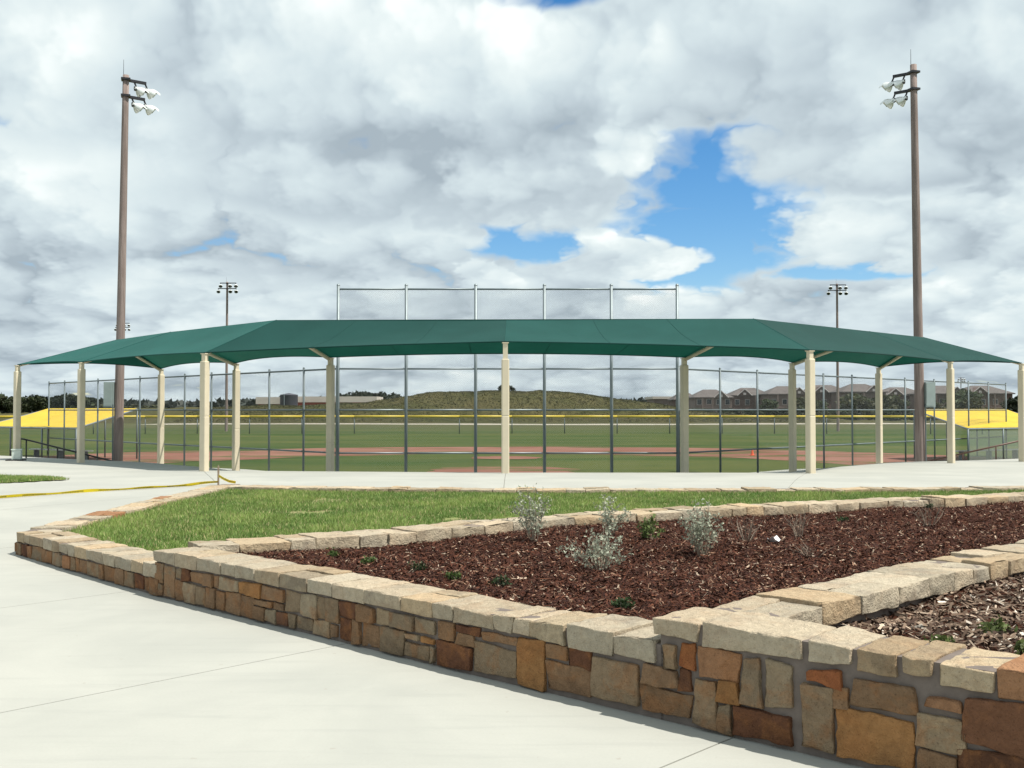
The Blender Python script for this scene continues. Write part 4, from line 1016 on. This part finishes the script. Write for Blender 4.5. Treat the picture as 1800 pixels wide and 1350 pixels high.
for k, (x, y, z) in enumerate([(SX+.01, SY-.03, zs_+.15), (SX+.12, SY-.10, zs_+.10), (SX+.26, SY-.22, zs_+.06), (SX+.40, SY-.30, zs_+.045)]):
    b.v += [(x, y, z), (x+.015, y-.03, z+.05)]; uv += [(k*.1, 0), (k*.1, 1)]
for k in range(3): q = base+2*k; b.f.append((q, q+2, q+3, q+1))
tag(b.build('caution_tape', 'tape', uv=uv), 'yellow caution tape stretched across the plaza from a stake', 'tape')

# ------------------------------------------------------------------ far buildings and trees
def house(x, y, wd, dp, ze, zr, wallm, label, gable, rz=0.):
    e = tag(empty('apartment_house', (x, y, -.66)), label, 'house', 'brown apartment houses at the right')
    MB().box((x, y, (ze-.66)/2), (wd, dp, ze+.66)).build('wall', wallm, e)
    a, c = wd/2+.5, dp/2+.5; r = wd*.18; v = [(x-a, y-c, ze), (x+a, y-c, ze), (x+a, y+c, ze), (x-a, y+c, ze), (x-r, y, zr), (x+r, y, zr), (x-a, y-c, ze-.25), (x+a, y-c, ze-.25), (x+a, y+c, ze-.25), (x-a, y+c, ze-.25)]
    b = MB(); b.v = v; b.f = [(0, 1, 5, 4), (2, 3, 4, 5), (1, 2, 5), (3, 0, 4), (6, 7, 1, 0), (7, 8, 2, 1), (8, 9, 3, 2), (9, 6, 0, 3), (9, 8, 7, 6)]; roof = b.build('roof', 'roof_shingle', e)
    if gable:
        gx = x+gable*wd; gw = wd*.17; yy = y-c-.05; b = MB(); b.v = [(gx-gw, yy, ze-.1), (gx+gw, yy, ze-.1), (gx, yy, ze+(zr-ze)*.75), (gx-gw, y, ze-.1), (gx+gw, y, ze-.1), (gx, y, ze+(zr-ze)*.75)]; b.f = [(0, 1, 2), (0, 2, 5, 3), (1, 4, 5, 2)]
        b.build('gable', wallm, e); t = MB(); t.tube((gx-gw-.2, yy-.1, ze-.15), (gx, yy-.1, ze+(zr-ze)*.78), .13, None, 5).tube((gx+gw+.2, yy-.1, ze-.15), (gx, yy-.1, ze+(zr-ze)*.78), .13, None, 5); t.build('gable_trim', 'white_trim', e)
        v_ = MB().box((gx, yy-.06, ze+.35), (.7, .08, .6)); v_.build('attic_vent', 'white_trim', e)
    nst = max(2, int((ze+.5)/2.9))
    for s in range(nst):
        zc = -.66+1.6+s*2.75
        if zc > ze-.8: break
        for q in (-.38, -.12, .14, .38):
            f = MB().box((x+q*wd, y-dp/2-.03, zc), (1.25, .06, 1.5)).build('window', 'white_trim', e); MB().box((x+q*wd, y-dp/2-.075, zc), (1.0, .03, 1.25)).build('pane', 'window_glass', f)
    bx = x-(gable or .25)*wd*.9; b = MB()
    for s in range(nst):
        zc = -.66+s*2.75+.1
        b.box((bx, y-dp/2-.75, zc), (2.6, 1.5, .2)).box((bx, y-dp/2-1.45, zc+.95), (2.6, .08, .1))
        for k in range(7): b.box((bx-1.2+k*.4, y-dp/2-1.45, zc+.5), (.06, .06, .9))
    for q in (-1.25, 1.25): b.box((bx+q, y-dp/2-1.42, ze/2-.5), (.28, .28, ze+.3))
    b.build('balcony', 'house_stucco', e)
for i, (px, ry, wpx, dy, wm, gb, lab) in enumerate([
    (1207, 689, 44, 282, 'house_brick', 0, 'brick end house at the left of the row, beside the mound'), (1254, 684, 70, 262, 'house_stucco', .2, 'brown house with white balconies near the backstop corner post'), (1322, 681, 74, 272, 'house_brick', -.2, 'third brown house from the left of the row'),
    (1388, 678, 78, 262, 'house_stucco', .22, 'brown house behind the shaded green post'), (1458, 676, 82, 270, 'house_brick', -.2, 'brown house behind the right large cream post'), (1520, 674, 80, 258, 'house_stucco', .2, 'brown house with the highest roof, mid row'),
    (1590, 680, 84, 268, 'house_brick', -.22, 'brown house just left of the tall right pole'), (1665, 677, 84, 256, 'house_stucco', .2, 'brown house just right of the tall right pole'), (1738, 677, 90, 262, 'house_brick', -.2, 'last brown house at the right of the row')]):
    k = dy/1850; house((px-900)*k, dy+5, wpx*k*.93, 10, 1.65+(721-ry)*k-2.0, 1.65+(721-ry)*k, wm, lab, gb)
def lowbuild(px0, px1, ytop, dy, label, m1, m2, band):
    k = dy/1850; x0, x1 = (px0-900)*k, (px1-900)*k; zt = 1.65+(721-ytop)*k; e = tag(empty('low_building', ((x0+x1)/2, dy, -.66)), label, 'building')
    zb_ = zt-band
    MB().box(((x0+x1)/2, dy+8, (zb_-.66)/2), (x1-x0, 16, zb_+.66)).build('wall', m1, e); MB().box(((x0+x1)/2, dy+8, (zt+zb_)/2), (x1-x0+1, 17, zt-zb_)).build('roof', m2, e)
    for q in range(int((x1-x0)/5)):
        f = MB().box((x0+2.5+q*5, dy-.04, zb_-2.3), (2.2, .08, 1.5)).build('window', 'white_trim', e); MB().box((x0+2.5+q*5, dy-.1, zb_-2.3), (1.8, .04, 1.1)).build('pane', 'window_glass', f)
lowbuild(453, 500, 698, 330, 'red walled building with a pale block on top, left of the dark tank', 'red_wall', 'pale_roof', 2.2)
lowbuild(520, 660, 697, 345, 'long low red building with a pale roof right of the dark tank', 'red_wall', 'pale_roof', 1.9)
lowbuild(1150, 1190, 697, 300, 'low pale roofed building between the mound and the houses', 'house_stucco', 'pale_roof', .7)
k = 325/1850; b = MB(); b.lathe(((508-900)*k, 325, -.66), (0, 0, 1), [(0, 2.7), (6.9, 2.7), (7.0, 2.75), (7.1, 2.6), (7.6, 0.2), (7.62, 0)], 24)
e = tag(empty('storage_tank', ((508-900)*k, 325, -.66)), 'dark round storage tank beside the red buildings', 'tank'); b.build('shell', 'tank_steel', e, True)
MB().lathe(((508-900)*k, 325, 6.45), (0, 0, 1), [(0, 2.5), (.4, .3), (.45, 0)], 24).build('roof', 'white_trim', e, True); MB().tube(((503-900)*k, 322.2, -.6), ((503-900)*k, 322.2, 6.6), .12).build('ladder', 'galvanised', e)
DK, OL, MD = (.022, .030, .016), (.060, .066, .030), (.038, .050, .022)
tree((889-900)*215/1850, 213, 4.6, 2.6, 4.2, 'lone dark tree standing on top of the mound', col=DK)
ORD = 'first second third fourth fifth sixth seventh eighth ninth tenth eleventh twelfth thirteenth fourteenth fifteenth sixteenth seventeenth eighteenth'.split()
def row(lst, dist, cols, group, labs, low=False):
    for i, (px, ytop) in enumerate(lst):
        dy = dist+rng.uniform(-8, 8); k = dy/1850; h = (1.65+(721-ytop)*k+.66)*1.03
        tree((px-900)*k, dy, -.7, h, h*rng.uniform(1.0, 1.35) if not low else h*rng.uniform(1.3, 1.9), labs+', '+ORD[sorted(q[0] for q in lst).index(px)]+' from its left end', col=cols[i % len(cols)], group=group, low=low, name='tree' if not low else 'bush', n=700)
row([(x, 694+4*math.sin(x*.09)+rng.uniform(-2, 3)) for x in range(-40, 165, 13)], 300, [DK, DK, MD], 'dark trees at the far left', 'dark evergreen tree of the far left tree line', False)
row([(x, 706+2*math.sin(x*.2)) for x in range(165, 300, 15)], 330, [DK, OL], 'low far trees behind the left dugout', 'low tree of the far row behind the left dugout', True)
row([(604, 687), (625, 685), (640, 684), (662, 684), (682, 687), (700, 690)], 370, [DK], 'dark trees above the red building', 'dark tree of the clump above the red building', False)
row([(1200, 712), (1216, 708), (1238, 714), (1262, 708), (1285, 712), (1302, 706), (1322, 711), (1345, 709), (1365, 712), (1382, 706), (1402, 710), (1440, 713), (1466, 711), (1600, 712), (1622, 714), (1722, 712), (1744, 714)], 236, [DK, MD, DK], 'dark bushes before the houses', 'dark bush of the row before the houses', True)
row([(1410, 694), (1432, 700), (1496, 688), (1516, 692), (1543, 694), (1562, 690), (1582, 698), (1692, 682), (1712, 696), (1640, 700), (1350, 698)], 244, [OL, (.050, .066, .028), OL], 'olive trees among the houses', 'olive tree of the row among the houses', False)
row([(1228, 716), (1250, 715), (1275, 717), (1335, 716), (1420, 717), (1452, 716), (1480, 712), (1500, 714), (1530, 712), (1560, 713), (1580, 715), (1640, 713), (1660, 715), (1684, 713), (1700, 714)], 222, [MD, DK, OL], 'low scrub before the houses', 'low scrubby bush of the nearest row before the houses', True)
row([(1782, 694), (1800, 690), (1820, 688), (1842, 690)], 210, [DK], 'dark trees at the right edge', 'dark tree of the clump at the right edge', False)
tree((1123-900)*260/1850, 262, .9, 3.6, 3.0, 'small pointed tree on the right slope of the mound', col=DK)
# far-off woods closing the horizon
n = 15000; x = rs.uniform(-560, 620, n); y = rs.uniform(620, 700, n); hmax = 8.5+2.2*np.array([noise.noise((a*.012, 3, 0))+.5*noise.noise((a*.05, 7, 0)) for a in x]); z = -1+hmax*rs.rand(n)**.7
V, F = quads(np.c_[x, y, z], 3.2*np.ones(n)); cc = np.repeat(np.array((.045, .052, .045))[None]*(.6+.8*rs.rand(n))[:, None], 4, 0)
tag(from_np('woodland', V, F, 'leaf', cc), 'far-off dark woods along the horizon', 'woods', kind='stuff')
